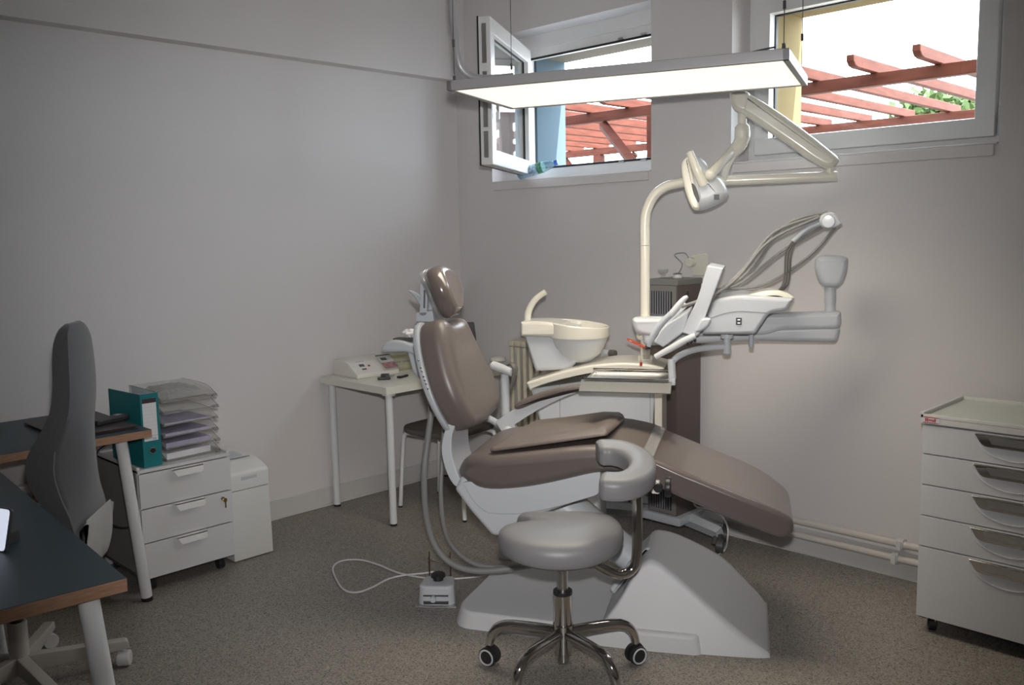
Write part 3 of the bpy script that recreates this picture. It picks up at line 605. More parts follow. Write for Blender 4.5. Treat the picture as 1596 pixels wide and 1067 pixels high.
for y in (498, 503): dp('display_digits', box(Q(1149.5, y, HD).x, Q(1153.5, y, HD).x, HD-0.0042, HD-0.002, Q(1150, y+0.8, HD).z, Q(1150, y-0.8, HD).z), steel)
dp('side_handle', rext(cr(prof(HD-0.03, [(1084, 516), (1088, 505), (1096, 496), (1107, 496), (1108, 502), (1102, 510), (1092, 516)]), 4), HD-0.045, HD+0.01, 0.01, 4), white)
dp('screen_panel', rext(rcorner(prof(HD, [(1103, 413), (1128, 418), (1090, 520), (1084, 524), (1063, 517), (1073, 494), (1086, 470)]), [0.006, 0.006, 0.005, 0.005, 0.005, 0.05, 0.05], 4), HD-0.02, HD+0.30, 0.005, 3), white)
dp('instrument_holder', rext(rcorner(prof(HD, [(1074, 484), (1068, 516), (1034, 541), (1019, 533), (1034, 508)]), [0.01, 0.01, 0.006, 0.006, 0.05], 4), HD-0.005, HD+0.27, 0.008, 3), white)
dp('lower_grip', J(tube([Q(1084, 523, HD-0.03), Q(1068, 530, HD-0.03), Q(1045, 543, HD-0.03), Q(1021, 556, HD-0.03)], [0.012, 0.014, 0.0135, 0.011], 12)), whitelac)
for x, y in ((1083, 529), (1077, 532), (1071, 535)): dp('grip_button', ball(Q(x, y, HD-0.03), 0.006, 0.010, 0.010, 10, 6), blackpl)
dp('drop_pin', cyl(Q(1171, 521, HD+0.05), Q(1171, 541, HD+0.05), 0.010, 12, 0.004), greyplas)
dp('head_cover', rext(cr(prof(HD+0.1, [(1160, 462), (1175, 456), (1195, 452), (1215, 452), (1232, 458), (1236, 466), (1200, 470)]), 4), HD+0.06, HD+0.26, 0.02, 4), film if False else cream)
dp('orange_tab', ball(Q(1118, 456, HD+0.1), 0.014, 0.012, 0.009, 10, 6), mat('orange_plastic', (0.55, 0.13, 0.06), 0.4))
# whip rest
WY = 0.34
dp('whip_hub', J(rext(cr(prof(WY, [(1276, 343), (1281, 334), (1292, 331), (1302, 334), (1310, 345), (1312, 348), (1303, 354), (1291, 356), (1280, 353)]), 4), WY-0.03, WY+0.03, 0.008, 3), cyl(Q(1291, 345, WY-0.036), Q(1291, 345, WY+0.036), 0.026, 24, 0.004)), white)
dp('whip_neck', tube([Q(1282, 347, WY), Q(1268, 351, WY), Q(1252, 361, WY), Q(1236, 376, WY)], [0.014, 0.013, 0.012, 0.011], 12), greyplas)
for k, dx in enumerate((0, 4, 8)):
    dp('feed_tube', tube([Q(1236+dx*0.6, 375, WY), Q(1226+dx, 390, WY), Q(1224+dx, 402, WY), Q(1223+dx, 425, WY+0.01*k), Q(1219+dx, 445, WY+0.01*k), Q(1206+dx*0.5, 459, WY)], 0.0038, 8), hosedark)
# tray on its own arm
tr = thing('instrument_tray', 'steel instrument tray on a curved white arm in front of the spittoon', 'tray', (0.05, 0.16, 0.90), frame=CF)
def tp(name, md, m, parent=tr, **k): return part(name, md, m, parent, frame=CF, **k)
def slab(x0, x1, y0, y1, z0, z1, e): # tray shell: flat floor and flared rims
    return J(box(x0, x1, y0, y1, z0, z0+0.003, 0.001), rext([(x0, z0), (x0-e, z1), (x0-e-0.004, z1), (x0-0.003, z0-0.001)], y0, y1), rext([(x1, z0), (x1+e, z1), (x1+e+0.004, z1), (x1+0.003, z0-0.001)], y0, y1),
             rext([(y0, z0), (y0-e, z1), (y0-e-0.004, z1), (y0-0.003, z0-0.001)], x0, x1, plane='yz'), rext([(y1, z0), (y1+e, z1), (y1+e+0.004, z1), (y1+0.003, z0-0.001)], x0, x1, plane='yz'))
tx0, tx1 = -0.125, 0.215
tp('tray_frame', J(box(tx0+0.01, tx1-0.01, 0.11, 0.335, 0.905, 0.914, 0.002), box(tx1-0.05, tx1+0.005, 0.18, 0.22, 0.895, 0.912, 0.003)), steel)
tp('tray_plate', slab(tx0+0.012, tx1-0.012, 0.12, 0.33, 0.915, 0.925, 0.006), steel)
tp('drop_front', rext([(0.106, 0.924), (0.112, 0.924), (0.056, 0.886), (0.050, 0.884), (0.050, 0.888)], tx0-0.012, tx1+0.012, 0.0, 1, plane='yz'), mat('satin_steel', (0.13, 0.13, 0.13), 0.45, 0.3))
tp('tray_rail', J(cyl((tx0, 0.103, 0.930), (tx1, 0.103, 0.930), 0.004, 8), cyl((tx0, 0.335, 0.935), (tx1, 0.335, 0.935), 0.004, 8)), chrome)
tp('arm_joint', J(cyl(Q(1046, 559, 0.2), Q(1048, 590, 0.2), 0.0155, 16, 0.003), box(0.205, 0.235, 0.185, 0.215, 0.895, 0.925, 0.004)), white)
tp('curved_arm', tube([Q(1046, 566, 0.2), Q(1056, 556, 0.21), Q(1075, 547, 0.25), Q(1100, 542, 0.30), Q(1133, 540, 0.33)], 0.013, 14, ell=0.75, upv=(0, 0, 1)), white)
tp('post', J(cyl(Q(1133, 551, 0.33), Q(1133, 535, 0.33), 0.017, 16, 0.002), cyl(Q(1133, 536, 0.33), Q(1133, 524, 0.33), 0.0145, 16), cyl(Q(1133, 527, 0.33), Q(1133, 518, 0.33), 0.026, 18, 0.003)), white)

# handpieces hanging in the holder, each with its hose over the whip hub
HYs = [HD+0.0, HD+0.06, HD+0.12, HD+0.18, HD+0.24]
hp_lab = ['grey syringe handpiece with clear tip nearest the front of the delivery unit', 'second handpiece from the front in the delivery unit holder', 'middle handpiece in the delivery unit holder', 'fourth handpiece from the front in the delivery unit holder', 'rearmost handpiece in the delivery unit holder']
hubs = [((1278, 338), (1200, 375), (1150, 432)), ((1276, 336), (1206, 362), (1158, 420)), ((1290, 330), (1222, 352), (1165, 425)), ((1283, 353), (1218, 392), (1156, 440)), ((1302, 354), (1260, 400), (1190, 444))]
for k, y in enumerate(HYs):
    t = thing('dental_handpiece', hp_lab[k], 'handpiece', Q(1040, 505, y), frame=CF, group='handpieces in the delivery unit holder')
    def hpp(name, md, m, parent=t): return part(name, md, m, parent, frame=CF)
    if k == 0:
        hpp('body', tube([Q(1011, 540, y-0.03), Q(1016, 526, y-0.03), Q(1030, 505, y-0.03), Q(1047, 488, y-0.03)], [0.008, 0.012, 0.0135, 0.013], 12), greyplas)
        hpp('tip', tube([Q(1045, 491, y-0.03), Q(1056, 478, y-0.03), Q(1066, 466, y-0.03), Q(1072, 462, y-0.03)], [0.013, 0.014, 0.011, 0.006], 12), whitelac)
        hpp('tip_button', ball(Q(1072, 456, y-0.02), 0.006, 0.006, 0.014, 8, 6), blackpl)
    else:
        hpp('body', tube([Q(1030, 520, y), Q(1042, 500, y), Q(1056, 486, y), Q(1070, 474, y)], [0.009, 0.012, 0.012, 0.009], 10), [whitelac, steel, greyplas, white][k-1])
    h, m1, m2 = hubs[k]; yy = WY-0.02+0.01*k
    hpp('hose', tube([Q(1062, 478, y), Q(1090, 468, y), Q(1118, 456-1.2*k, y), Q(*m2, (y+yy)/2), Q(*m1, yy), Q(*h, yy)], 0.0062, 8), hose_m)
# curing-light shield and small vial standing at the holder
t = thing('curing_light', 'orange shield on a clear cup on the unit top beside the tray', 'curing light', Q(1005, 556, UY), frame=CF)
part('shield', rot(mapv(lathe([(0.001, -0.0025), (0.048, -0.0025), (0.050, 0), (0.048, 0.0025), (0.001, 0.0025)], (0, 0, 0), 28), lambda v: (v.x, v.y*0.55, v.z)), math.radians(24), 'Y'), orangepl, t, frame=CF @ Matrix.Translation(Q(993, 535, 0.42)))
part('clip', box(-0.012, 0.012, -0.012, 0.012, -0.008, 0.008, 0.003), blackpl, t, frame=CF @ Matrix.Translation(Q(1010, 541, 0.42)))
part('cup', lathe([(0.030, 0), (0.031, 0.004), (0.018, 0.008), (0.020, 0.065), (0.018, 0.065), (0.015, 0.010)], (0, 0, 0), 20), clearpl, t, frame=CF @ Matrix.Translation(Vector((Q(1005, 556, 0.5).x, 0.57, 0.9385))))
t = thing('red_vial', 'tiny red vial with clear neck beside the orange shield', 'vial', Q(999, 572, 0.335), frame=CF)
part('vial_body', cyl(Q(999, 570, 0.335), Q(999, 564, 0.335), 0.006, 10, 0.002), redpl, t, frame=CF)
part('vial_neck', cyl(Q(999, 564, 0.335), Q(998, 555, 0.335), 0.0035, 8), clearpl, t, frame=CF)

# ================================================================== ASSISTANT SIDE ARM AND TRAY
asst = t = thing('assistant_stand', 'white tube stand with a pale grey curved tray behind the chair backrest near the radiator', 'stand', (-0.60, 0.50, 0.0), frame=CF)
A = 0.50
part('upright', J(cyl(Q(789, 680, A), Q(787, 590, A), 0.0195, 18), cyl(Q(787, 592, A), Q(787, 582, A), 0.0175, 18)), white, t, frame=CF)
part('lower_post', cyl((Q(789, 680, A).x, A, Q(789, 680, A).z), (Q(789, 680, A).x, A, 0.05), 0.022, 18), white, t, frame=CF)
part('cross_tube', cyl(Q(768, 569, A+0.02), Q(799, 580, A-0.03), 0.021, 18, 0.002), whitelac, t, frame=CF)
part('strap', tube([Q(790, 569, A), Q(798, 567, A-0.02), Q(803, 574, A-0.03), Q(801, 588, A-0.03), Q(797, 606, A-0.03)], [0.006, 0.008, 0.008, 0.007, 0.004], 10, ell=2.0), hosedark, t, frame=CF)
part('foot', cyl((Q(789, 680, A).x, A, 0.0), (Q(789, 680, A).x, A, 0.06), 0.05, 20, 0.006), white, t, frame=CF)
t = asst
A = 0.30
part('tray_body', rext(cr(prof(A, [(599, 545), (604, 534), (616, 528), (632, 529), (650, 535), (672, 541), (700, 560), (700, 580), (672, 566), (660, 558), (652, 553), (640, 547), (620, 547), (603, 547)]), 3), A-0.05, A+0.05, 0.012, 3), greyplas, t, frame=CF)
part('tray_drop', rext(rcorner(prof(A, [(640, 546), (690, 548), (690, 592), (660, 590), (648, 575), (644, 560)]), 0.015, 3), A-0.045, A+0.045, 0.008, 2), greyplas, t, frame=CF)
part('tray_top', rext(rcorner(prof(A, [(616, 526), (645, 527), (648, 530), (616, 528)]), 0.002, 2), A-0.03, A+0.03, 0.001, 1), darkgrey, t, frame=CF)
part('tray_support', J(tube([Q(690, 565, A), (-0.80, 0.32, 0.80), (-0.66, 0.42, 0.70), (Q(789, 680, .5).x, 0.50, 0.62)], 0.016, 12)), white, t, frame=CF)
rnd = random.Random(9); tq = Q(640, 523, A)
tm = mapv(ball((0, 0, 0), 1, 1, 1, 14, 9), lambda v: (v*(0.028+rnd.uniform(-0.011, 0.010)))+Vector((v.x*0.014, 0, 0)))
solo('crumpled_tissue', mapv(tm, lambda v: (tq.x+v.x, A+v.y, tq.z+v.z*0.6+0.012)), tissue, 'crumpled white tissue on the grey curved tray', 'tissue', tq, frame=CF, ang=10)

# suction hoses looping from behind the backrest to the floor
for k, (pts, rr) in enumerate((([(672, 590, .2), (672, 640, .2), (666, 690, .15), (661, 740, .1), (664, 800, 0.0), (676, 845, -0.06), (700, 875, -0.08), (740, 889, -0.08), (800, 885, -0.05), (860, 873, 0.0)], 0.0135),
                               ([(690, 620, .25), (692, 660, .22), (689, 720, .2), (687, 770, .15), (692, 820, 0.06), (706, 852, 0.0), (735, 876, -0.03), (775, 884, -0.03), (820, 879, 0.0), (865, 868, 0.04)], 0.010))):
    solo('suction_hose', tube([Q(*p) for p in pts], rr, 12), hose_m, ['thicker grey suction hose looping behind the pedal', 'thinner grey suction hose hanging right of the thicker one'][k], 'hose', Q(*pts[6]), frame=CF, group='suction hoses behind the backrest')

# ================================================================== SADDLE STOOL
st = GD(873, 600, 2.97); st.z = 0
ss = thing('saddle_stool', 'light grey saddle stool with chrome base and curved arm pad in the foreground', 'stool', st, yaw*-1+0 if False else math.radians(44.6))
def sp_(name, md, m, parent=ss, **k): return part(name, md, m, parent, local=True, **k)
# local: x to image right, y away from camera
so = cr([(0.205, 0.0), (0.185, 0.10), (0.12, 0.172), (0.02, 0.20), (-0.07, 0.198), (-0.135, 0.175), (-0.152, 0.125), (-0.118, 0.072), (-0.150, 0.035), (-0.200, 0.005), (-0.215, -0.07), (-0.16, -0.155), (-0.06, -0.20), (0.06, -0.195), (0.15, -0.14), (0.195, -0.07)], 4)
def seatf(v):
    d = math.hypot(v.x, v.y); top = v.z > 0.5
    z = v.z+0.014*(1-(d/0.2)**2)*(1 if v.z > 0.505 else 0)
    return (v.x, v.y, z)
sring = [(0.03, 0.455), (0.012, 0.458), (0.003, 0.468), (0.0, 0.485), (0.0, 0.505), (0.006, 0.522), (0.018, 0.533), (0.04, 0.540), (0.07, 0.545), (0.11, 0.549), (0.15, 0.551)]
V, F = [], []; so2 = [Vector(p[:2]) for p in so]; so2 = so2 if area2(so2) > 0 else so2[::-1]; N = len(so2); cc = Vector((0.0, 0.0))
for d, z in sring:
    for p in so2:
        q = p*(1-d/0.2) if d > 0.02 else p-(p.normalized()*d); V.append(Vector((q.x, q.y, z+0.012*(q.x/0.2)**2-0.008*(q.y/0.2)**2)))
for k in range(len(sring)-1):
    for i in range(N): j = (i+1) % N; F.append((k*N+i, k*N+j, (k+1)*N+j, (k+1)*N+i))
F.append(tuple(range(N-1, -1, -1))); F.append(tuple((len(sring)-1)*N+i for i in range(N)))
sp_('seat', (V, F), stoolgrey, ang=60)
sp_('column', J(cyl((0, 0, 0.09), (0, 0, 0.30), 0.0305, 24), cyl((0, 0, 0.055), (0, 0, 0.10), 0.021, 20), cyl((0, 0, 0.145), (0, 0, 0.19), 0.036, 24, 0.003)), chrome)
sp_('gas_spring', J(cyl((0, 0, 0.30), (0, 0, 0.46), 0.0185, 18), cyl((0, 0, 0.395), (0, 0, 0.455), 0.025, 18)), steel)
sp_('collar', cyl((0, 0, 0.295), (0, 0, 0.310), 0.033, 20, 0.002), blackpl)
for k in range(5):
    a = math.radians(17+72*k); c, s = math.cos(a), math.sin(a); R = 0.272
    lg = sp_('leg', tube([(c*0.015, s*0.015, 0.158), (c*0.10, s*0.10, 0.160), (c*0.19, s*0.19, 0.158), (c*0.235, s*0.235, 0.146), (c*0.262, s*0.262, 0.115), (c*R, s*R, 0.078)], [0.020, 0.0195, 0.019, 0.018, 0.0165, 0.015], 12), chrome)
    b = math.radians([28, 100, -32, 70, 130][k]); m = Matrix.Translation(Vector((c*R, s*R, 0.036))) @ Matrix.Rotation(b, 4, 'Z')
    cm = []
    cs = sp_('castor', xf(J(rext(cr([(-0.012, 0.014), (0.0, 0.042), (0.016, 0.038), (0.034, 0.012), (0.036, -0.012), (0.02, 0.0)], 3), -0.012, 0.012, 0.004, 2), cyl((0, -0.024, 0), (0, -0.008, 0), 0.034, 24, 0.004), cyl((0, 0.008, 0), (0, 0.024, 0), 0.034, 24, 0.004), cyl((0, 0, 0.03), (0, 0, 0.05), 0.008, 10)), m), blackpl)
    sp_('wheel_rim', xf(J(tube([(0.0265*math.cos(q), -0.0245, 0.0265*math.sin(q)) for q in [PI/9*i for i in range(18)]], 0.0032, 6, closed=True, n=1), tube([(0.0265*math.cos(q), 0.0245, 0.0265*math.sin(q)) for q in [PI/9*i for i in range(18)]], 0.0032, 6, closed=True, n=1)), m), white, cs)
# chrome arm: under the seat, out to the right and up
ax_, ay_ = 0.262, 0.06
sp_('arm_tube', tube([(0.03, 0.005, 0.44), (0.08, 0.015, 0.415), (0.15, 0.035, 0.365), (0.205, 0.047, 0.342), (0.248, 0.056, 0.36), (0.262, 0.06, 0.41), (0.264, 0.06, 0.50), (0.264, 0.06, 0.60), (0.264, 0.06, 0.685)], 0.0175, 18, n=8), chrome)
sp_('arm_support', J(box(0.215, 0.31, 0.035, 0.085, 0.676, 0.69, 0.004), cyl((0.235, 0.045, 0.60), (0.235, 0.045, 0.685), 0.005, 8)), darkgrey)
arc = []
for k in range(15):
    q = math.radians(-108+208*k/14); arc.append(Vector((0.170+0.105*math.cos(q), 0.03+0.14*math.sin(q))))
V, F = [], []; sec = [(-0.040, -0.030), (-0.046, -0.018), (-0.047, 0.015), (-0.042, 0.030), (-0.030, 0.037), (0.0, 0.041), (0.030, 0.037), (0.042, 0.030), (0.047, 0.015), (0.046, -0.018), (0.040, -0.030), (0.0, -0.034)]
arc = cr(arc, 3, False); n = len(arc); zc = 0.722
ends = [0.0, 0.012]
P = []
for i in range(n):
    t = (arc[min(i+1, n-1)]-arc[max(i-1, 0)]).normalized(); nr = Vector((t.y, -t.x)); P.append((arc[i], t, nr, 1.0))
a, t, nr, _ = P[0]; P = [(a-t*0.016, t, nr, 0.55), (a-t*0.012, t, nr, 0.82)]+P
a, t, nr, _ = P[-1]; P = P+[(a+t*0.012, t, nr, 0.82), (a+t*0.016, t, nr, 0.55)]
for a, t, nr, s in P:
    for u, h in sec:
        q = a+nr*u*s; V.append(Vector((q.x, q.y, zc+h*(0.5+0.5*s)+0.16*(q.y-0.035))))
S = len(sec)
for k in range(len(P)-1):
    for i in range(S): j = (i+1) % S; F.append((k*S+i, k*S+j, (k+1)*S+j, (k+1)*S+i))
F.append(tuple(range(S-1, -1, -1))); F.append(tuple((len(P)-1)*S+i for i in range(S)))
sp_('arm_pad', (V, F), stoolgrey, ang=60)

# ================================================================== FOOT PEDAL AND CABLES
pc = Gz(681, 948, 0); pm = math.radians(41)
fp = thing('foot_pedal', 'white foot control with black button and wire handle on the floor', 'foot pedal', pc+Vector((-0.06, 0.06, 0)), pm)
part('base_plate', box(-0.085, 0.085, -0.085, 0.075, 0.0, 0.008, 0.002), steel, fp, local=True)
pd = rcorner([(-0.078, -0.045), (-0.055, -0.068), (0.055, -0.068), (0.078, -0.045), (0.066, 0.06), (-0.066, 0.06)], 0.015, 4)
part('housing', mapv(rext(pd, 0.006, 0.085, 0.0, 4, plane='xy', r1=0.010), lambda v: (v.x*(1-0.9*(v.z-0.006)*0.8), v.y*(1-0.9*(v.z-0.006)*0.8), v.z)), white, fp, local=True)
part('button', J(cyl((0, 0.01, 0.08), (0, 0.01, 0.098), 0.022, 20), mapv(lathe([(0.02, 0.096), (0.031, 0.100), (0.030, 0.110), (0.022, 0.116), (0.001, 0.117)], (0, 0.01, 0), 24), lambda v: v)), blackpl, fp, local=True)
part('slot', J(box(-0.052, 0.052, -0.0705, -0.065, 0.045, 0.050), box(-0.052, 0.052, -0.072, -0.066, 0.012, 0.024)), darkgrey, fp, local=True)
part('slider', cyl((-0.01, -0.066, 0.036), (-0.01, -0.085, 0.036), 0.013, 16, 0.003), white, fp, local=True)
for sx in (-1, 1): part('foot_icon', J(*[box(sx*0.048-0.014+i*0.007, sx*0.048-0.011+i*0.007, -0.028+0.004*i, 0.012-0.006*i, 0.0845, 0.0857) for i in range(4)]), greyplas, fp, local=True)
part('wire_handle', J(tube([(-0.045, 0.06, 0.01), (-0.045, 0.066, 0.10), (-0.045, 0.070, 0.185)], 0.0027, 8), tube([(0.045, 0.06, 0.01), (0.045, 0.066, 0.10), (0.045, 0.070, 0.185)], 0.0027, 8),
   tube([(-0.05, 0.067, 0.155), (-0.03, 0.062, 0.147), (0, 0.060, 0.142), (0.03, 0.064, 0.150), (0.045, 0.069, 0.172)], 0.0027, 8)), copper, fp, local=True)
cpt = [(690, 884), (678, 891), (640, 893), (600, 890), (575, 878), (545, 874), (522, 880), (520, 893), (530, 914), (548, 922), (575, 917), (598, 905), (628, 891), (660, 884), (684, 888), (690, 898)]
pts = [Gz(x, y, 0.006) for x, y in [(880, 876), (830, 886), (765, 896), (700, 902), (660, 900), (620, 892), (590, 880), (560, 872), (532, 874), (519, 884), (523, 900), (535, 918), (555, 923), (580, 915), (605, 902), (630, 896), (660, 893), (676, 891), (684, 896), (686, 905)]]
pts[-1] = Vector((pts[-1].x, pts[-1].y, 0.02))
solo('pedal_cable', tube(pts, 0.0042, 8, n=5), cabm, 'white cable looping on the floor left of the foot pedal', 'cable', pts[8])

# ================================================================== AIR PURIFIER TOWER
pu = thing('air_purifier', 'brown tower air purifier with grilles on a castor base by the window wall', 'air purifier', (-2.45, 3.66, 0))
px0, px1, py0, py1 = -2.572, -2.40, 3.53, 3.735
part('cabinet', box(px0, px1, py0, py1, 0.14, 1.275, 0.006), brownbox, pu)
part('top_cap', box(px0-0.004, px1+0.004, py0-0.004, py1+0.004, 1.262, 1.292, 0.005), greybox, pu)
for za, zb_ in ((0.99, 1.262), (0.15, 0.43)): part('front_panel', box(px0+0.004, px1-0.004, py0-0.006, py0, za, zb_, 0.002), greybox, pu)
for z0, z1 in ((1.01, 1.235), (0.17, 0.40)):
    g = part('grille', box(px0+0.018, px1-0.028, py0-0.0085, py0-0.005, z0, z1), gasket, pu)
    for i in range(9):
        x = px0+0.026+i*(px1-px0-0.062)/8; part('slat', box(x-0.0035, x+0.0035, py0-0.0115, py0-0.007, z0, z1), grille_m, g)
    part('crossbar', box(px0+0.018, px1-0.028, py0-0.0125, py0-0.007, (z0+z1)/2-0.003, (z0+z1)/2+0.003), grille_m, g)
part('lock', J(box(px1, px1+0.004, py0+0.07, py0+0.09, 1.07, 1.12), cyl((px1, py0+0.08, 1.12), (px1+0.008, py0+0.08, 1.12), 0.008, 10)), brass, pu)
part('label_strip', box(px1, px1+0.003, py0+0.10, py0+0.17, 1.06, 1.11), greybox, pu)
part('base_hub', box(px0-0.03, px1+0.03, py0-0.02, py1+0.01, 0.10, 0.145, 0.012), greyplas, pu)
for k, (ex, ey) in enumerate(((-2.195, 3.585), (-2.87, 3.53), (-2.26, 3.735), (-2.76, 3.735))):
    cxx = -2.5 if ex < -2.5 else -2.46; cyy = 3.63 if ey < 3.7 else 3.72
    lg = part('base_leg', tube([(cxx, cyy, 0.115), ((cxx+ex)/2, (cyy+ey)/2, 0.105), (ex, ey, 0.095)], [0.034, 0.032, 0.030], 4, smooth=False, upv=(0.3, 0.3, 1)), greyplas, pu)
    part('castor', J(cyl((ex-0.016, ey-0.008, 0.034), (ex+0.016, ey+0.008, 0.034), 0.034, 20, 0.004), cyl((ex, ey, 0.04), (ex, ey, 0.09), 0.012, 10), tube([(ex-0.012, ey-0.034, 0.045), (ex-0.014, ey-0.008, 0.071), (ex-0.01, ey+0.025, 0.06)], 0.014, 8)), darkgrey, lg)
pts = [Vector((-2.43, 3.66, 0.12)), Vector((-2.38, 3.70, 0.17)), Vector((-2.28, 3.70, 0.15)), Vector((-2.18, 3.68, 0.09)), Vector((-2.12, 3.6, 0.06)), Vector((-2.11, 3.52, 0.012)), Gz(1130, 862, 0.005), Gz(1098, 873, 0.005), Gz(1040, 880, 0.005)]
pts = [Vector((-2.394, 3.66, 0.21)), GD(1085, 789, 4.35), GD(1110, 795, 4.30), GD(1126, 806, 4.26), GD(1134, 822, 4.22), GD(1134, 838, 4.19), Gz(1128, 858, 0.005), Gz(1098, 874, 0.005), Gz(1050, 885, 0.005)]
solo('purifier_cable', tube(pts, 0.0042, 8), cabm, 'white cable curving to the floor beside the purifier castor', 'cable', Gz(1098, 874, 0))
# things on top of the tower
gx, gy = -2.545, 3.62
solo('glass_dish', lathe([(0.020, 0), (0.021, 0.003), (0.010, 0.006), (0.011, 0.016), (0.026, 0.030), (0.026, 0.042), (0.024, 0.042), (0.023, 0.030), (0.006, 0.018)], (gx, gy, 1.292), 20), clearpl, 'small clear stemmed dish on the purifier top', 'dish', (gx, gy, 1.292))
t = thing('charger_puck', 'small white charger with grey lid on the purifier top', 'charger', (-2.475, 3.64, 1.292))
part('puck_body', lathe([(0.022, 0), (0.024, 0.004), (0.017, 0.018), (0.001, 0.019)], (-2.475, 3.64, 1.292), 20), whitelac, t)
part('puck_lid', lathe([(0.020, 0.019), (0.022, 0.022), (0.001, 0.026)], (-2.475, 3.64, 1.292), 20), greybox, t)
so_ = GY(1092, 412, YB)
t = thing('wall_socket', 'white wall socket with a plug above the purifier', 'socket', (so_.x, YB, so_.z))
part('plate', box(so_.x-0.045, so_.x+0.045, YB-0.012, YB, so_.z-0.055, so_.z+0.055, 0.006), cream, t)
t2 = thing('charger_plug', 'beige plug with a thin lead in the wall socket', 'plug', (so_.x-0.03, YB-0.03, so_.z+0.01))
part('plug_body', J(cyl((so_.x-0.035, YB-0.012, so_.z+0.012), (so_.x-0.035, YB-0.055, so_.z+0.012), 0.023, 18, 0.006)), cream, t2)
part('lead', tube([(so_.x-0.04, YB-0.045, so_.z+0.03), (so_.x-0.06, YB-0.05, so_.z+0.058), (so_.x-0.10, YB-0.08, so_.z+0.050), (-2.475, 3.68, 1.36), (-2.475, 3.65, 1.318)], 0.0018, 6), greybox, t2)

# ================================================================== SIDE TABLE AND WHAT IS ON IT
tz = 0.75; tx0, tx1, ty0, ty1 = -4.238, -3.635, 2.745, 3.69
tb = thing('side_table', 'cream laminate table with round legs along the left wall', 'table', ((tx0+tx1)/2, (ty0+ty1)/2, 0))
part('tabletop', box(tx0, tx1, ty0, ty1, tz-0.038, tz, 0.002), tablem, tb)
for x in (tx0+0.035, tx1-0.05):
    for y in (ty0+0.055, ty1-0.06):
        lg = part('leg', J(cyl((x, y, 0.012), (x, y, tz-0.038), 0.0195, 18), cyl((x, y, tz-0.05), (x, y, tz-0.038), 0.036, 18)), legwhite, tb); part('foot', cyl((x, y, 0), (x, y, 0.014), 0.0185, 18), gasket, lg)
dv = thing('sealing_machine', 'white desktop device with sloped control panel on the side table', 'machine', (-4.09, 2.945, tz), math.radians(-3))
vp = rcorner([(-0.13, 0.0), (0.115, 0.0), (0.118, 0.022), (0.02, 0.085), (-0.02, 0.092), (-0.13, 0.092)], [0.004, 0.006, 0.01, 0.02, 0.02, 0.01], 4)
part('casing', rext(vp, -0.125, 0.155, 0.008, 3), mat('device_white', (0.76, 0.73, 0.68), 0.45), dv, local=True)
def onslope(x, y, w, d, h=0.001):                                   # small slab on the sloped face
    z = 0.022+(0.118-x)*(0.063/0.098); return rot(box(-d, d, -w, w, -0.001, h), math.atan2(0.063, 0.098), 'Y'), Vector((x, y, z))
for nm, x, y, ww, dd, mm in (('display', 0.055, -0.055, 0.016, 0.010, dialm), ('keys', 0.082, -0.055, 0.014, 0.005, seam_m), ('indicator', 0.062, -0.012, 0.007, 0.006, redlight), ('stripe', 0.027, -0.05, 0.026, 0.002, greyplas)):
    md, c = onslope(x, y, ww, dd); part(nm, xf(md, Matrix.Translation(c)), mm, dv, local=True)
lf = thing('leaflet_holder', 'clear holder with a grey and pink leaflet leaning on the white device', 'leaflet', (-4.01, 3.045, tz), math.radians(-3))
md, c = onslope(0.06, 0.0, 0.045, 0.058, 0.002); part('leaflet', xf(md, Matrix.Translation(Vector((0.0, 0, 0.066)))), paper, lf, local=True)
md, c = onslope(0.06, 0.0, 0.044, 0.025, 0.002); part('printed_band', xf(md, Matrix.Translation(Vector((0.026, 0, 0.052)))), pinkpr, lf, local=True)
md, c = onslope(0.06, 0.0, 0.018, 0.010, 0.002); part('printed_logo', xf(md, Matrix.Translation(Vector((-0.022, -0.012, 0.083)))), blackpl, lf, local=True)
md, c = onslope(0.06, 0.0, 0.046, 0.004, 0.002); part('clip_bar', xf(md, Matrix.Translation(Vector((-0.05, 0, 0.100)))), darkgrey, lf, local=True)
md, c = onslope(0.06, 0.0, 0.049, 0.062, 0.002); part('clear_cover', xf(md, Matrix.Translation(Vector((0.002, 0, 0.070)))), clearpl, lf, local=True)
bx = thing('supply_box', 'pale yellow box with small dark print behind the keys', 'box', (-4.09, 3.19, tz), math.radians(-6))
part('carton', box(-0.045, 0.045, -0.075, 0.075, 0, 0.092, 0.002), yellowpl, bx, local=True)
part('print', J(*[box(0.0452, 0.0458, -0.06+i*0.0145, -0.049+i*0.0145, 0.046, 0.056) for i in range(9) if i != 3]), mat('print_grey', (0.16, 0.17, 0.22), 0.7), bx, local=True)
ky = thing('car_keys', 'bunch of keys with two black fobs on the side table', 'keys', (-3.84, 2.955, tz))
part('fob', xf(box(-0.035, 0.035, -0.014, 0.014, 0, 0.014, 0.005), Matrix.Translation(Vector((-3.855, 2.90, tz))) @ Matrix.Rotation(1.0, 4, 'Z')), blackpl, ky)
f2 = part('fob', xf(box(-0.04, 0.04, -0.014, 0.014, 0, 0.012, 0.005), Matrix.Translation(Vector((-3.84, 3.015, tz))) @ Matrix.Rotation(1.9, 4, 'Z')), blackpl, ky)
part('fob_inlay', xf(box(-0.030, 0.018, -0.009, 0.009, 0.012, 0.013), Matrix.Translation(Vector((-3.84, 3.015, tz))) @ Matrix.Rotation(1.9, 4, 'Z')), steel, f2)
part('pouch', xf(box(-0.022, 0.022, -0.016, 0.016, 0, 0.022, 0.004), Matrix.Translation(Vector((-3.905, 2.945, tz))) @ Matrix.Rotation(0.8, 4, 'Z')), blackpl, ky)
part('ring', tube([(-3.87+0.016*math.cos(q), 2.965+0.016*math.sin(q), tz+0.012) for q in [PI/8*i for i in range(16)]], 0.0015, 6, closed=True, n=1), steel, ky)
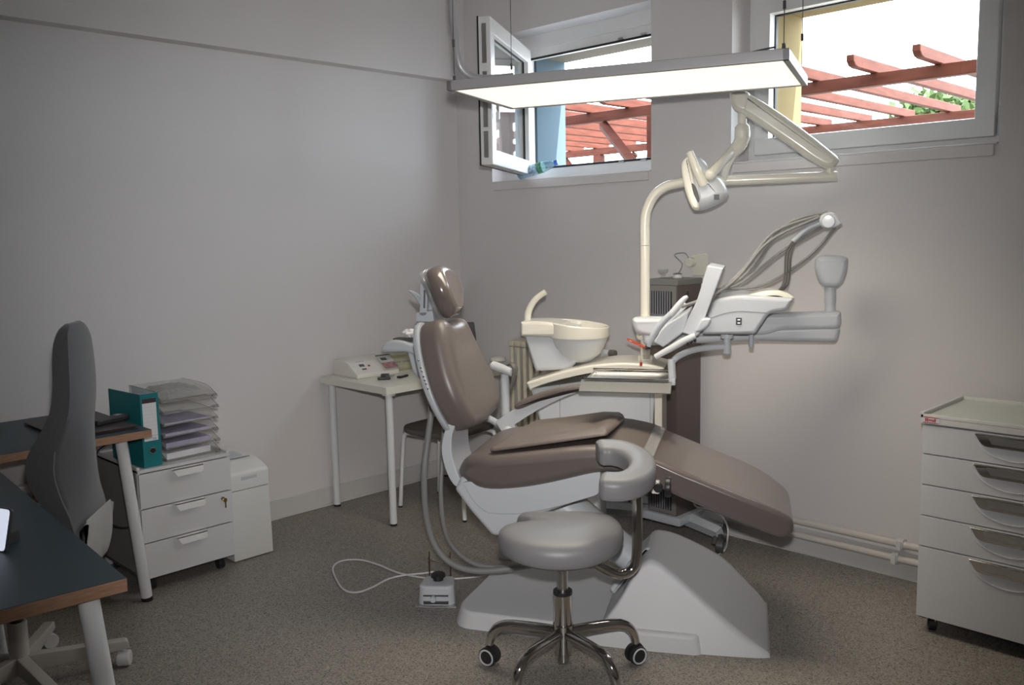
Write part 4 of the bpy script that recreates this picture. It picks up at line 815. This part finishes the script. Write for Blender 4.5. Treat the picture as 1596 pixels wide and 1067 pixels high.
part('key', J(box(-3.875, -3.868, 2.925, 2.975, tz+0.012, tz+0.0145), cyl((-3.8715, 2.975, tz+0.012), (-3.8715, 2.975, tz+0.0145), 0.009, 12)), steel, ky)
bk = GD(736, 513, 5.25)
t = thing('dark_monitor', 'dark screen edge peeking out behind the chair backrest', 'monitor', (bk.x, bk.y, tz))
part('screen', xf(rext(rcorner([(-0.20, 0.07), (0.03, 0.07), (0.012, 0.26), (-0.20, 0.26)], 0.008, 2), -0.008, 0.008, 0.002, 1), Matrix.Translation(Vector((bk.x, bk.y, tz))) @ Matrix.Rotation(math.radians(50), 4, 'Z')), blackpl, t)
part('stand', J(cyl((bk.x-0.04, bk.y-0.04, tz), (bk.x-0.04, bk.y-0.04, tz+0.10), 0.012, 10), box(bk.x-0.12, bk.x+0.04, bk.y-0.12, bk.y+0.03, tz, tz+0.008, 0.003)), blackpl, t)
dk = Gz(776, 562, tz); solo('white_dish', lathe([(0.05, 0), (0.052, 0.006), (0.045, 0.022), (0.025, 0.028), (0.001, 0.029)], (dk.x, dk.y, tz), 24), cream, 'small round white lidded dish on the table end near the radiator', 'dish', (dk.x, dk.y, tz))
# stool under the table
us = thing('visitor_stool', 'dark grey stool with white tube legs half under the side table', 'stool', (-3.70, 3.22, 0), math.radians(8))
sq = rcorner([(-0.21, -0.19), (0.21, -0.19), (0.21, 0.19), (-0.21, 0.19)], 0.09, 6)
part('seat', mapv(rext(sq, 0.425, 0.455, 0.01, 3, plane='xy'), lambda v: (v.x, v.y, v.z+0.02*(v.x/0.2)**2)), mat('stool_mesh', (0.085, 0.078, 0.072), 0.6, bump=0.4, bscale=260), us, local=True)
for sx in (-1, 1):
    for sy in (-1, 1):
        lg = part('leg', tube([(sx*0.10, sy*0.15, 0.43), (sx*0.175, sy*0.15, 0.43), (sx*0.2, sy*0.152, 0.41), (sx*0.215, sy*0.155, 0.3), (sx*0.235, sy*0.165, 0.01)], 0.0115, 10), legwhite, us, local=True)
        part('foot', cyl((sx*0.235, sy*0.165, 0), (sx*0.235, sy*0.165, 0.012), 0.0115, 10), gasket, lg, local=True)

# ================================================================== DESKS
dz = 0.755
fd = thing('wall_desk', 'petrol topped desk with plywood edge along the left wall', 'desk', (-3.9, 0.6, 0))
dx0, dx1, dy1, dy0 = -4.235, -3.575, 1.505, -0.3
def desktop(x0, x1, y0, y1, parent, fr=ID):
    o = part('desktop', box(x0, x1, y0, y1, dz-0.032, dz-0.001, 0.0015), plyedge, parent, frame=fr)
    part('laminate', box(x0+0.001, x1-0.001, y0+0.001, y1-0.001, dz-0.0015, dz, 0), deskblue, o, frame=fr)
desktop(dx0, dx1, dy0, dy1, fd)
def dleg(top, bot, parent, fr=ID):
    lg = part('leg', J(cyl(top, Vector(bot)+(Vector(top)-Vector(bot)).normalized()*0.02, 0.0235, 20)), legwhite, parent, frame=fr)
    part('foot', cyl(bot, Vector(bot)+(Vector(top)-Vector(bot)).normalized()*0.022, 0.0225, 20), gasket, lg, frame=fr)
dleg((-3.645, 1.405, dz-0.03), (-3.69, 1.485, 0.0), fd)
dleg((-4.17, 1.41, dz-0.03), (-4.20, 1.485, 0.0), fd)
dleg((-3.64, -0.2, dz-0.03), (-3.66, -0.27, 0.0), fd); dleg((-4.17, -0.2, dz-0.03), (-4.20, -0.27, 0.0), fd)
part('cross_rail', J(box(-4.21, -4.17, -0.2, 1.42, 0.44, 0.475, 0.004)), legwhite, fd)
part('lower_rail', J(box(-4.21, -4.18, -0.2, 1.42, 0.385, 0.415, 0.004)), plyedge, fd)
NA = math.radians(-4.5); NO = Vector((-2.02, 0.77, 0)); NM = Matrix.Translation(NO) @ Matrix.Rotation(NA, 4, 'Z')
nd = thing('near_desk', 'petrol topped desk with plywood edge in the left foreground', 'desk', NO+Vector((-0.7, -0.3, 0)), NA)
desktop(-1.46, 0.0, -0.75, 0.0, nd, NM)
dleg((-0.045, -0.075, dz-0.03), (0.0, -0.02, 0.0), nd, NM); dleg((-1.40, -0.075, dz-0.03), (-1.44, -0.02, 0.0), nd, NM)
dleg((-0.045, -0.66, dz-0.03), (0.0, -0.70, 0.0), nd, NM); dleg((-1.40, -0.66, dz-0.03), (-1.44, -0.70, 0.0), nd, NM)
tbp = Gz(8, 862, dz)
tbm = Matrix.Translation(tbp) @ Matrix.Rotation(math.radians(20), 4, 'Z')
t = thing('tablet', 'white lit tablet corner leaning at the left edge of the near desk', 'tablet', tbp, math.radians(20))
part('casing', rot(rext(rcorner([(-0.22, 0.0), (0.0, 0.0), (0.0, 0.11), (-0.22, 0.11)], 0.012, 4), 0.001, 0.009, 0.002, 2), math.radians(-14), 'X'), darkgrey, t, local=True)
part('screen', rot(rext(rcorner([(-0.217, 0.004), (-0.005, 0.004), (-0.005, 0.106), (-0.217, 0.106)], 0.010, 4), -0.001, 0.002), math.radians(-14), 'X'), skytab, t, local=True)
part('stand', xf(box(-0.15, -0.05, 0.01, 0.08, 0.0, 0.03, 0.004), ID), darkgrey, t, local=True)

# things on the wall desk
t = thing('dark_folder', 'dark brown folder lying at the corner of the wall desk', 'folder', (-3.80, 1.37, dz))
part('cover', box(-4.08, -3.635, 1.18, 1.475, dz+0.009, dz+0.013, 0.001), mat('folder_brown', (0.035, 0.026, 0.026), 0.4), t)
part('pages', box(-4.07, -3.645, 1.19, 1.468, dz+0.003, dz+0.009), mat('folder_red', (0.06, 0.015, 0.02), 0.6), t)
part('back_cover', box(-4.08, -3.635, 1.18, 1.475, dz, dz+0.003), MATS['folder_brown'], t)
php = Gz(173, 657, dz+0.013)
t = thing('black_phone', 'black handset lying on the dark folder', 'phone', php, math.radians(20))
part('handset', rext(rcorner([(-0.03, -0.09), (0.03, -0.09), (0.03, 0.08), (-0.03, 0.08)], 0.018, 4), 0.0, 0.022, 0.005, 3, plane='xy'), blackpl, t, local=True)
part('painted_glint', box(-0.022, 0.004, 0.03, 0.055, 0.0215, 0.0228), paper, t, local=True)  # white patch on the handset, a highlight put into the colour
wl = [(-3.62, 1.25, 0.70), (-3.66, 1.33, 0.72), (-3.70, 1.30, 0.62), (-3.68, 1.28, 0.45), (-3.70, 1.32, 0.34), (-3.72, 1.40, 0.285), (-3.74, 1.50, 0.29)]
wl = [GD(178, 690, 3.86), GD(163, 694, 3.85), GD(150, 708, 3.84), GD(146, 740, 3.84), GD(150, 780, 3.84), GD(163, 810, 3.86), GD(185, 821, 3.86), GD(202, 821, 3.88)]
solo('black_cable', tube(wl, 0.0032, 8), blackpl, 'black cable drooping below the wall desk beside its leg', 'cable', wl[5])

# ================================================================== DRAWER UNIT, SHREDDER, BINDER, LETTER TRAYS
cx0, cx1, cy0, cy1, cz0, cz1 = -4.235, -3.745, 1.505, 1.928, 0.065, 0.548
du2 = thing('drawer_unit', 'white three drawer pedestal on castors under the letter trays', 'drawer unit', ((cx0+cx1)/2, (cy0+cy1)/2, 0))
part('carcass', J(box(cx0, cx1-0.012, cy0, cy0+0.012, cz0, cz1+0.012, 0.002), box(cx0, cx1-0.012, cy1-0.012, cy1, cz0, cz1+0.012, 0.002), box(cx0, cx0+0.012, cy0, cy1, cz0, cz1+0.012, 0.002), box(cx0, cx1-0.012, cy0, cy1, cz0, cz0+0.012), box(cx0, cx1-0.004, cy0, cy1, cz1-0.014, cz1, 0.002)), cabm, du2)
part('gap_shade', box(cx1-0.013, cx1-0.010, cy0+0.013, cy1-0.013, cz0+0.013, cz1-0.015), seam_m, du2)  # dark sheet behind the drawer fronts, stands in for shade in the gaps
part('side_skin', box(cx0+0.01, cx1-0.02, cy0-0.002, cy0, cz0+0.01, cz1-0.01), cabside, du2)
zs = [cz0, 0.226, 0.377, cz1-0.016]
for k in range(3):
    d = part('drawer', box(cx1-0.012, cx1, cy0+0.002, cy1-0.002, zs[k]+0.0025, zs[k+1]-0.0025, 0.0015), cabm, du2)
    zt = zs[k+1]-0.003; yc = (cy0+cy1)/2
    part('pull', J(box(cx1-0.002, cx1+0.024, yc-0.070, yc+0.070, zt-0.003, zt), rext([(yc-0.070, zt), (yc+0.070, zt), (yc+0.070, zt-0.026), (yc+0.062, zt-0.033), (yc-0.050, zt-0.033)], cx1+0.021, cx1+0.024, plane='yz')), mat('pull_white', (0.84, 0.84, 0.84), 0.4) if k == 0 else MATS['pull_white'], d)
    if k == 1:
        part('lock', cyl((cx1, cy1-0.05, zt-0.028), (cx1+0.006, cy1-0.05, zt-0.028), 0.009, 14), steel, d)
        part('key', J(box(cx1+0.006, cx1+0.009, cy1-0.055, cy1-0.045, zt-0.034, zt-0.022), cyl((cx1+0.010, cy1-0.042, zt-0.036), (cx1+0.0125, cy1-0.042, zt-0.036), 0.010, 12), box(cx1+0.010, cx1+0.0125, cy1-0.044, cy1-0.038, zt-0.072, zt-0.044)), brass, d)
for x in (cx0+0.06, cx1-0.06):
    for y in (cy0+0.05, cy1-0.05):
        part('castor', J(cyl((x, y-0.014, 0.025), (x, y+0.014, 0.025), 0.025, 18, 0.003), cyl((x, y, 0.03), (x, y, cz0), 0.010, 10)), blackpl, du2)
sx0, sx1, sy0, sy1 = -4.20, -3.81, 1.952, 2.158
shd = thing('paper_shredder', 'white paper shredder standing beside the drawer pedestal', 'shredder', ((sx0+sx1)/2, (sy0+sy1)/2, 0))
part('bin', rext(rcorner([(sx0, 0.005), (sx1+0.004, 0.005), (sx1-0.004, 0.34), (sx0, 0.34)], 0.006, 2), sy0, sy1, 0.006, 2), shredm, shd)
part('head', rext(rcorner([(sx0, 0.345), (sx1-0.003, 0.342), (sx1-0.004, 0.425), (sx1-0.10, 0.462), (sx0, 0.475)], [0.004, 0.004, 0.015, 0.06, 0.01], 3), sy0-0.002, sy1+0.002, 0.008, 3), shredm, shd)
part('cutout', box(sx1-0.006, sx1-0.001, sy0+0.06, sy1-0.065, 0.388, 0.404, 0.002), greyplas, shd)
part('control_panel', rot(box(sx1-0.25, sx1-0.16, sy0+0.05, sy1-0.05, 0.469, 0.4725), math.radians(2), 'Y', (sx1-0.2, 0, 0.468)), greyplas, shd)
part('feed_slot', rot(box(sx1-0.13, sx1-0.125, sy0+0.03, sy1-0.03, 0.4660, 0.4675), math.radians(10), 'Y', (sx1-0.13, 0, 0.466)), darkgrey, shd)
# binder
bn_ = thing('lever_arch_binder', 'teal lever arch binder standing open on the drawer pedestal', 'binder', (-3.78, 1.585, cz1))
bz0, bz1 = cz1+0.001, cz1+0.321
part('spine', box(-3.775, -3.771, 1.545, 1.625, bz0, bz1, 0.001), teal, bn_)
def cover(y, a): return xf(box(-0.285, 0, -0.0015, 0.0015, 0, 0.32, 0.0005), Matrix.Translation(Vector((-3.772, y, bz0))) @ Matrix.Rotation(a, 4, 'Z'))
part('cover', cover(1.5465, math.radians(4)), teal, bn_); part('cover', cover(1.6235, math.radians(-1)), teal, bn_)
part('lining', xf(box(-0.283, -0.002, -0.0022, -0.0016, 0.002, 0.318), Matrix.Translation(Vector((-3.772, 1.6235, bz0))) @ Matrix.Rotation(math.radians(-1), 4, 'Z')), paper, bn_)
part('spine_label', box(-3.7708, -3.7698, 1.553, 1.613, bz0+0.115, bz1-0.020), paper, bn_)
part('label_header', box(-3.7698, -3.7692, 1.553, 1.613, bz1-0.040, bz1-0.020), mat('label_dark', (0.05, 0.03, 0.04), 0.6), bn_)
part('label_lines', J(*[box(-3.7698, -3.7694, 1.556, 1.610, bz0+0.15+i*0.016, bz0+0.151+i*0.016) for i in range(8)], box(-3.7698, -3.7693, 1.590, 1.606, bz0+0.118, bz0+0.128), box(-3.7698, -3.7693, 1.553, 1.613, bz0+0.136, bz0+0.139)), greyplas, bn_)
part('finger_ring', tube([(-3.7698, 1.585+0.0125*math.cos(q), bz0+0.072+0.0125*math.sin(q)) for q in [PI/10*i for i in range(20)]], 0.0028, 8, closed=True, n=1), chrome, bn_)
part('finger_hole', cyl((-3.7715, 1.585, bz0+0.072), (-3.7700, 1.585, bz0+0.072), 0.011, 18), gasket, bn_)
part('lever_arch', J(box(-3.84, -3.80, 1.60, 1.62, bz0+0.08, bz0+0.10, 0.003), tube([(-3.81, 1.62, bz0+0.12), (-3.81, 1.575, bz0+0.13), (-3.81, 1.57, bz0+0.16), (-3.81, 1.62, bz0+0.17)], 0.0025, 6)), steel, bn_)
# letter trays
tlab = ['empty topmost clear letter tray of the stack', 'second clear letter tray from the top of the stack', 'third clear letter tray from the top of the stack', 'fourth clear letter tray from the top of the stack', 'fifth clear letter tray from the top of the stack', 'lowest clear letter tray of the stack']
LA = math.radians(1.5); LO = Vector((-3.79, 1.775, cz1)); 
for k in range(6):                                                  # k counts from the top
    z = cz1+0.004+(5-k)*0.052
    t = thing('letter_tray', tlab[k], 'letter tray', (LO.x, LO.y+0.004*math.sin(k*1.7), z), LA, 'stack of clear letter trays')
    w2_, d2 = 0.128, 0.32
    part('tray_floor', box(-d2, 0.0, -w2_, w2_, 0, 0.0025), clearpl, t, local=True)
    for s in (-1, 1):
        sd = [(-d2, 0), (0.0, 0), (0.008, 0.008), (-0.02, 0.018), (-0.10, 0.045), (-d2, 0.050)]
        part('side_wall', rext(sd, s*w2_-0.0015, s*w2_+0.0015), clearpl, t, local=True)
        part('side_rim', tube([(0.006, s*w2_, 0.008), (-0.02, s*w2_, 0.019), (-0.10, s*w2_, 0.046), (-d2, s*w2_, 0.051)], 0.0016, 6), clearedge, t, local=True)
    part('back_wall', box(-d2-0.002, -d2, -w2_, w2_, 0, 0.05), clearpl, t, local=True)
    part('front_rim', J(tube([(0.0, -w2_, 0.006), (-0.012, -w2_*0.6, 0.0045), (-0.02, 0, 0.004), (-0.012, w2_*0.6, 0.0045), (0.0, w2_, 0.006)], 0.0028, 6), box(-0.02, 0.008, w2_-0.02, w2_+0.003, 0.0, 0.010, 0.002)), clearedge, t, local=True)
    n = [0, 0, 2, 4, 7, 9][k]
    if n: solo('paper_sheets', rotz(box(LO.x-0.30, LO.x-0.032, LO.y-0.108, LO.y+0.106, z+0.0035, z+0.0035+0.003*n), LA+0.01*k, (LO.x, LO.y, 0)), paperv if k < 5 else paper, ['', '', 'thin sheaf of paper in the third letter tray from the top', 'sheaf of paper in the fourth letter tray from the top', 'thick sheaf of paper in the fifth letter tray from the top', 'thickest sheaf of paper in the lowest letter tray'][k], 'paper', (LO.x, LO.y, z+0.0035), LA, group='paper in the letter trays')
# crinkled film on top of the stack
V, F = [], []; rnd = random.Random(3); n = 22
for i in range(n+1):
    for j in range(n+1):
        u, v = i/n, j/n; edge = min(u, 1-u, v, 1-v)
        V.append(Vector((LO.x-0.30+0.27*u, LO.y-0.11+0.225*v, cz1+0.275+0.034*min(1, edge*5)+rnd.uniform(-1, 1)*0.006*min(1, edge*8))))
for i in range(n):
    for j in range(n): a = i*(n+1)+j; F.append((a, a+1, a+n+2, a+n+1))
V2 = [p+Vector((0, 0, 0.0008)) for p in V]; nV = len(V); F2 = [tuple(i+nV for i in f) for f in F]
solo('plastic_film', rotz((V+V2, F+F2), LA, (LO.x, LO.y, 0)), film, 'crinkled clear plastic wrap lying in the topmost letter tray', 'film', (LO.x-0.15, LO.y, cz1+0.275), LA, ang=5)

# ================================================================== OFFICE CHAIR
oc = Vector((-3.255, 0.865, 0)); OA = math.radians(-38)
of = thing('office_chair', 'high backed grey fabric office chair with white base between the desks', 'office chair', oc, OA)
def opp(name, md, m, parent=of, **k): return part(name, md, m, parent, local=True, **k)
# local frame: -y is the way the chair faces, +y its back.  backrest profile (y, z) with width along x
def shell(prof_):                                                    # prof_: (z, y_front, y_back, halfwidth, wing)
    V, F = [], []; M_ = 18
    for z, yf, yb, hwid, wing in prof_:
        ring = []
        for i in range(M_+1):                                        # front face from left to right
            a = -1+2*i/M_; x = hwid*a; ring.append(Vector((x, yf-wing*abs(a)**2.5, z)))
        for i in range(M_+1):                                        # back face right to left
            a = 1-2*i/M_; x = hwid*a*1.02; ring.append(Vector((x, yb-(wing*0.75)*abs(a)**2.2, z)))
        V += ring
    S_ = 2*(M_+1)
    for k in range(len(prof_)-1):
        for i in range(S_): j = (i+1) % S_; F.append((k*S_+i, k*S_+j, (k+1)*S_+j, (k+1)*S_+i))
    F.append(tuple(range(S_-1, -1, -1))); F.append(tuple((len(prof_)-1)*S_+i for i in range(S_)))
    return V, F
bp_ = [(0.47, 0.235, 0.262, 0.11, 0.0), (0.53, 0.232, 0.272, 0.14, 0.005), (0.60, 0.230, 0.280, 0.16, 0.02), (0.68, 0.228, 0.284, 0.165, 0.05), (0.75, 0.226, 0.286, 0.165, 0.082), (0.81, 0.226, 0.287, 0.16, 0.092), (0.86, 0.228, 0.287, 0.152, 0.082), (0.92, 0.231, 0.287, 0.140, 0.050), (0.98, 0.234, 0.287, 0.13, 0.025),
       (1.06, 0.236, 0.286, 0.124, 0.014), (1.14, 0.237, 0.285, 0.118, 0.012), (1.20, 0.240, 0.282, 0.108, 0.010), (1.24, 0.248, 0.275, 0.085, 0.008), (1.258, 0.256, 0.266, 0.05, 0.004)]
zz = cr([Vector((a, b, c)) for a, b, c, d, e in bp_], 3, False); z2 = cr([Vector((d, e, 0)) for a, b, c, d, e in bp_], 3, False)
bo_ = opp('backrest', shell([(p.x, p.y, p.z, q.x, q.y) for p, q in zip(zz, z2)]), fabric, ang=70)
opp('piping', tube([(0.148, 0.268, 0.56), (0.165, 0.258, 0.64), (0.170, 0.235, 0.72), (0.168, 0.222, 0.79), (0.158, 0.226, 0.86)], 0.0025, 6), mat('grey_piping', (0.16, 0.155, 0.155), 0.8), bo_)
opp('lower_shell', rext(cr([(0.262, 0.42), (0.288, 0.48), (0.298, 0.56), (0.293, 0.62), (0.286, 0.58), (0.268, 0.50), (0.23, 0.45), (0.15, 0.42), (0.1, 0.395), (0.2, 0.39)], 4), -0.13, 0.13, 0.012, 4, plane='yz'), mat('chair_shell_grey', (0.40, 0.39, 0.38), 0.45))
opp('seat', mapv(rext(cr([(-0.22, 0.23), (-0.10, 0.25), (0.10, 0.25), (0.22, 0.23), (0.25, 0.10), (0.25, -0.12), (0.20, -0.22), (0, -0.24), (-0.20, -0.22), (-0.25, -0.12), (-0.25, 0.10)], 4), 0.40, 0.475, 0.025, 4, plane='xy'), lambda v: (v.x, v.y-0.02, v.z-0.01*(v.y/0.2))), fabric)
opp('seat_mechanism', J(box(-0.09, 0.09, -0.10, 0.14, 0.35, 0.402, 0.01), box(0.09, 0.17, -0.02, 0.02, 0.36, 0.375, 0.004)), legwhite)
opp('gas_lift', cyl((0, 0, 0.24), (0, 0, 0.36), 0.022, 16), blackpl)
opp('column', cyl((0, 0, 0.07), (0, 0, 0.245), 0.031, 20, 0.003), mat('chair_base_grey', (0.46, 0.44, 0.41), 0.45))
cbm = MATS['chair_base_grey']
tgt = Gz(208, 1033, 0)-oc; ta = math.atan2(tgt.y, tgt.x)-OA
for k in range(5):
    a = ta+2*PI/5*k; c, s = math.cos(a), math.sin(a); R = 0.325
    m = Matrix.Rotation(a, 4, 'Z')
    lg = opp('base_leg', xf(rext(rcorner([(0.0, 0.062), (0.02, 0.125), (0.10, 0.118), (R+0.015, 0.098), (R+0.02, 0.066)], [0.0, 0.01, 0.05, 0.012, 0.004], 3), -0.019, 0.019, 0.005, 2), m), cbm)
    m2 = m @ Matrix.Translation(Vector((R, 0, 0.028))) @ Matrix.Rotation(1.2+k, 4, 'Z')
    opp('castor', xf(J(cyl((0, -0.022, 0), (0, 0.022, 0), 0.028, 20, 0.005), cyl((0, 0, 0.02), (0, 0, 0.045), 0.008, 10)), m2), cabm, lg)

# ================================================================== RIGHT CABINET
kx0, kx1, ky0, ky1, kz0, kz1 = -1.205, -0.70, 3.352, 3.772, 0.060, 0.80
kc = thing('dental_cabinet', 'white mobile drawer cabinet with chrome pulls at the right edge', 'cabinet', ((kx0+kx1)/2, (ky0+ky1)/2, 0), math.radians(0))
part('carcass', box(kx0, kx1, ky0+0.02, ky1, kz0, kz1, 0.004), cabm, kc)
part('top_tray', J(box(kx0-0.006, kx1+0.006, ky0-0.006, ky1+0.004, kz1, kz1+0.028, 0.004), box(kx0-0.006, kx0+0.008, ky0-0.006, ky1+0.004, kz1+0.02, kz1+0.043, 0.003), box(kx1-0.008, kx1+0.006, ky0-0.006, ky1+0.004, kz1+0.02, kz1+0.043, 0.003), box(kx0-0.006, kx1+0.006, ky1-0.010, ky1+0.004, kz1+0.02, kz1+0.043, 0.003), box(kx0-0.006, kx1+0.006, ky0-0.006, ky0+0.006, kz1+0.02, kz1+0.036, 0.003)), mat('cabinet_top', (0.72, 0.71, 0.68), 0.35), kc)
part('top_mat', box(kx0+0.012, kx1-0.012, ky0+0.010, ky1-0.014, kz1+0.027, kz1+0.030), brownlid, kc)
stk = part('sticker', box(kx0+0.004, kx0+0.062, ky0-0.0075, ky0-0.0055, kz1+0.003, kz1+0.029), paper, kc, label='white sticker with red lettering')
part('sticker_print', J(box(kx0+0.006, kx0+0.060, ky0-0.0085, ky0-0.007, kz1+0.005, kz1+0.0075), box(kx0+0.006, kx0+0.060, ky0-0.0085, ky0-0.007, kz1+0.0245, kz1+0.0275), *[box(kx0+0.012+i*0.0065, kx0+0.0165+i*0.0065, ky0-0.0085, ky0-0.007, kz1+0.010+(0.002 if i in (2, 3) else 0), kz1+0.022-(0.003 if i in (2, 3, 4) else 0)) for i in range(6)]), redlight, stk)
dzs = [kz0, 0.335, 0.453, 0.570, 0.686, kz1-0.004]
hx = 0.195
for k in range(5):
    z0, z1 = dzs[k]+0.002, dzs[k+1]-0.002; xm = (kx0+kx1)/2+0.055
    dr = part('drawer', box(kx0+0.002, kx1-0.002, ky0, ky0+0.022, z0, z1, 0.002), cabm, kc)
    zt = z1
    sd_ = 0.084
    arcp = [(xm+0.128*math.cos(PI+PI*i/16), zt-0.006+sd_*math.sin(PI+PI*i/16)) for i in range(17)]
    sc_ = part('grip_scoop', rext(arcp, ky0-0.0015, ky0+0.004), whitelac, dr)
    part('scoop_rim', tube([(x, ky0-0.001, z) for x, z in arcp], 0.0028, 8, n=2), whitelac, sc_)
    pl = rcorner([(xm-0.126, zt-0.003), (xm+0.126, zt-0.003), (xm+0.098, zt-0.048), (xm-0.098, zt-0.048)], [0.004, 0.004, 0.02, 0.02], 3)
    pu_ = part('pull', rext(pl, ky0-0.014, ky0-0.001, 0.003, 3), chrome, dr)
    part('pull_inlay', rext(rcorner([(xm-0.082, zt-0.010), (xm+0.082, zt-0.010), (xm+0.066, zt-0.036), (xm-0.066, zt-0.036)], 0.004, 2), ky0-0.0155, ky0-0.013), darkgrey if False else steel, pu_)
for x in (kx0+0.045, kx1-0.045):
    for y in (ky0+0.05, ky1-0.05):
        cst = part('castor', J(cyl((x-0.012, y-0.006, 0.024), (x+0.012, y+0.006, 0.024), 0.024, 18, 0.003)), gasket, kc)
        part('castor_fork', J(box(x-0.02, x+0.02, y-0.016, y+0.016, 0.048, 0.061, 0.002), box(x-0.017, x-0.013, y-0.012, y+0.012, 0.018, 0.05), box(x+0.013, x+0.017, y-0.012, y+0.012, 0.018, 0.05)), steel, cst)
        part('brake_lever', box(x-0.045, x-0.015, y-0.012, y+0.012, 0.042, 0.050, 0.002), blackpl, cst)

# ================================================================== WATER BOTTLE on the sill of the open window
bs = Gz(806, 276, W1['z0']+0.045); bs = Vector((-3.74, 3.855, 1.866)); be = Vector((-3.47, 4.02-0.14, 1.925))
be = Vector((-3.50, 3.93, 1.925)); dirb = (be-bs).normalized(); bm_ = Matrix.Translation(bs) @ dirb.to_track_quat('Z', 'Y').to_matrix().to_4x4()
L = (be-bs).length
bt = thing('water_bottle', 'clear water bottle with blue cap lying against the open window sash', 'bottle', bs)
part('bottle_body', lathe([(0.015, 0.006), (0.026, 0.0), (0.032, 0.006), (0.0325, 0.03), (0.031, 0.05), (0.0325, 0.07), (0.0325, 0.15), (0.030, 0.18), (0.020, 0.225), (0.013, L-0.025), (0.013, L-0.005)], (0, 0, 0), 20), bottlem, bt, frame=bm_)
part('wrap_label', lathe([(0.0330, 0.065), (0.0334, 0.07), (0.0334, 0.125), (0.0330, 0.13)], (0, 0, 0), 20), bottlelab, bt, frame=bm_)
part('green_band', lathe([(0.0331, 0.130), (0.0335, 0.132), (0.0333, 0.160), (0.0325, 0.163)], (0, 0, 0), 20), greenlab, bt, frame=bm_)
part('cap', lathe([(0.015, L-0.018), (0.0155, L-0.016), (0.0155, L), (0.013, L+0.003), (0.001, L+0.003)], (0, 0, 0), 16), bluecap, bt, frame=bm_)
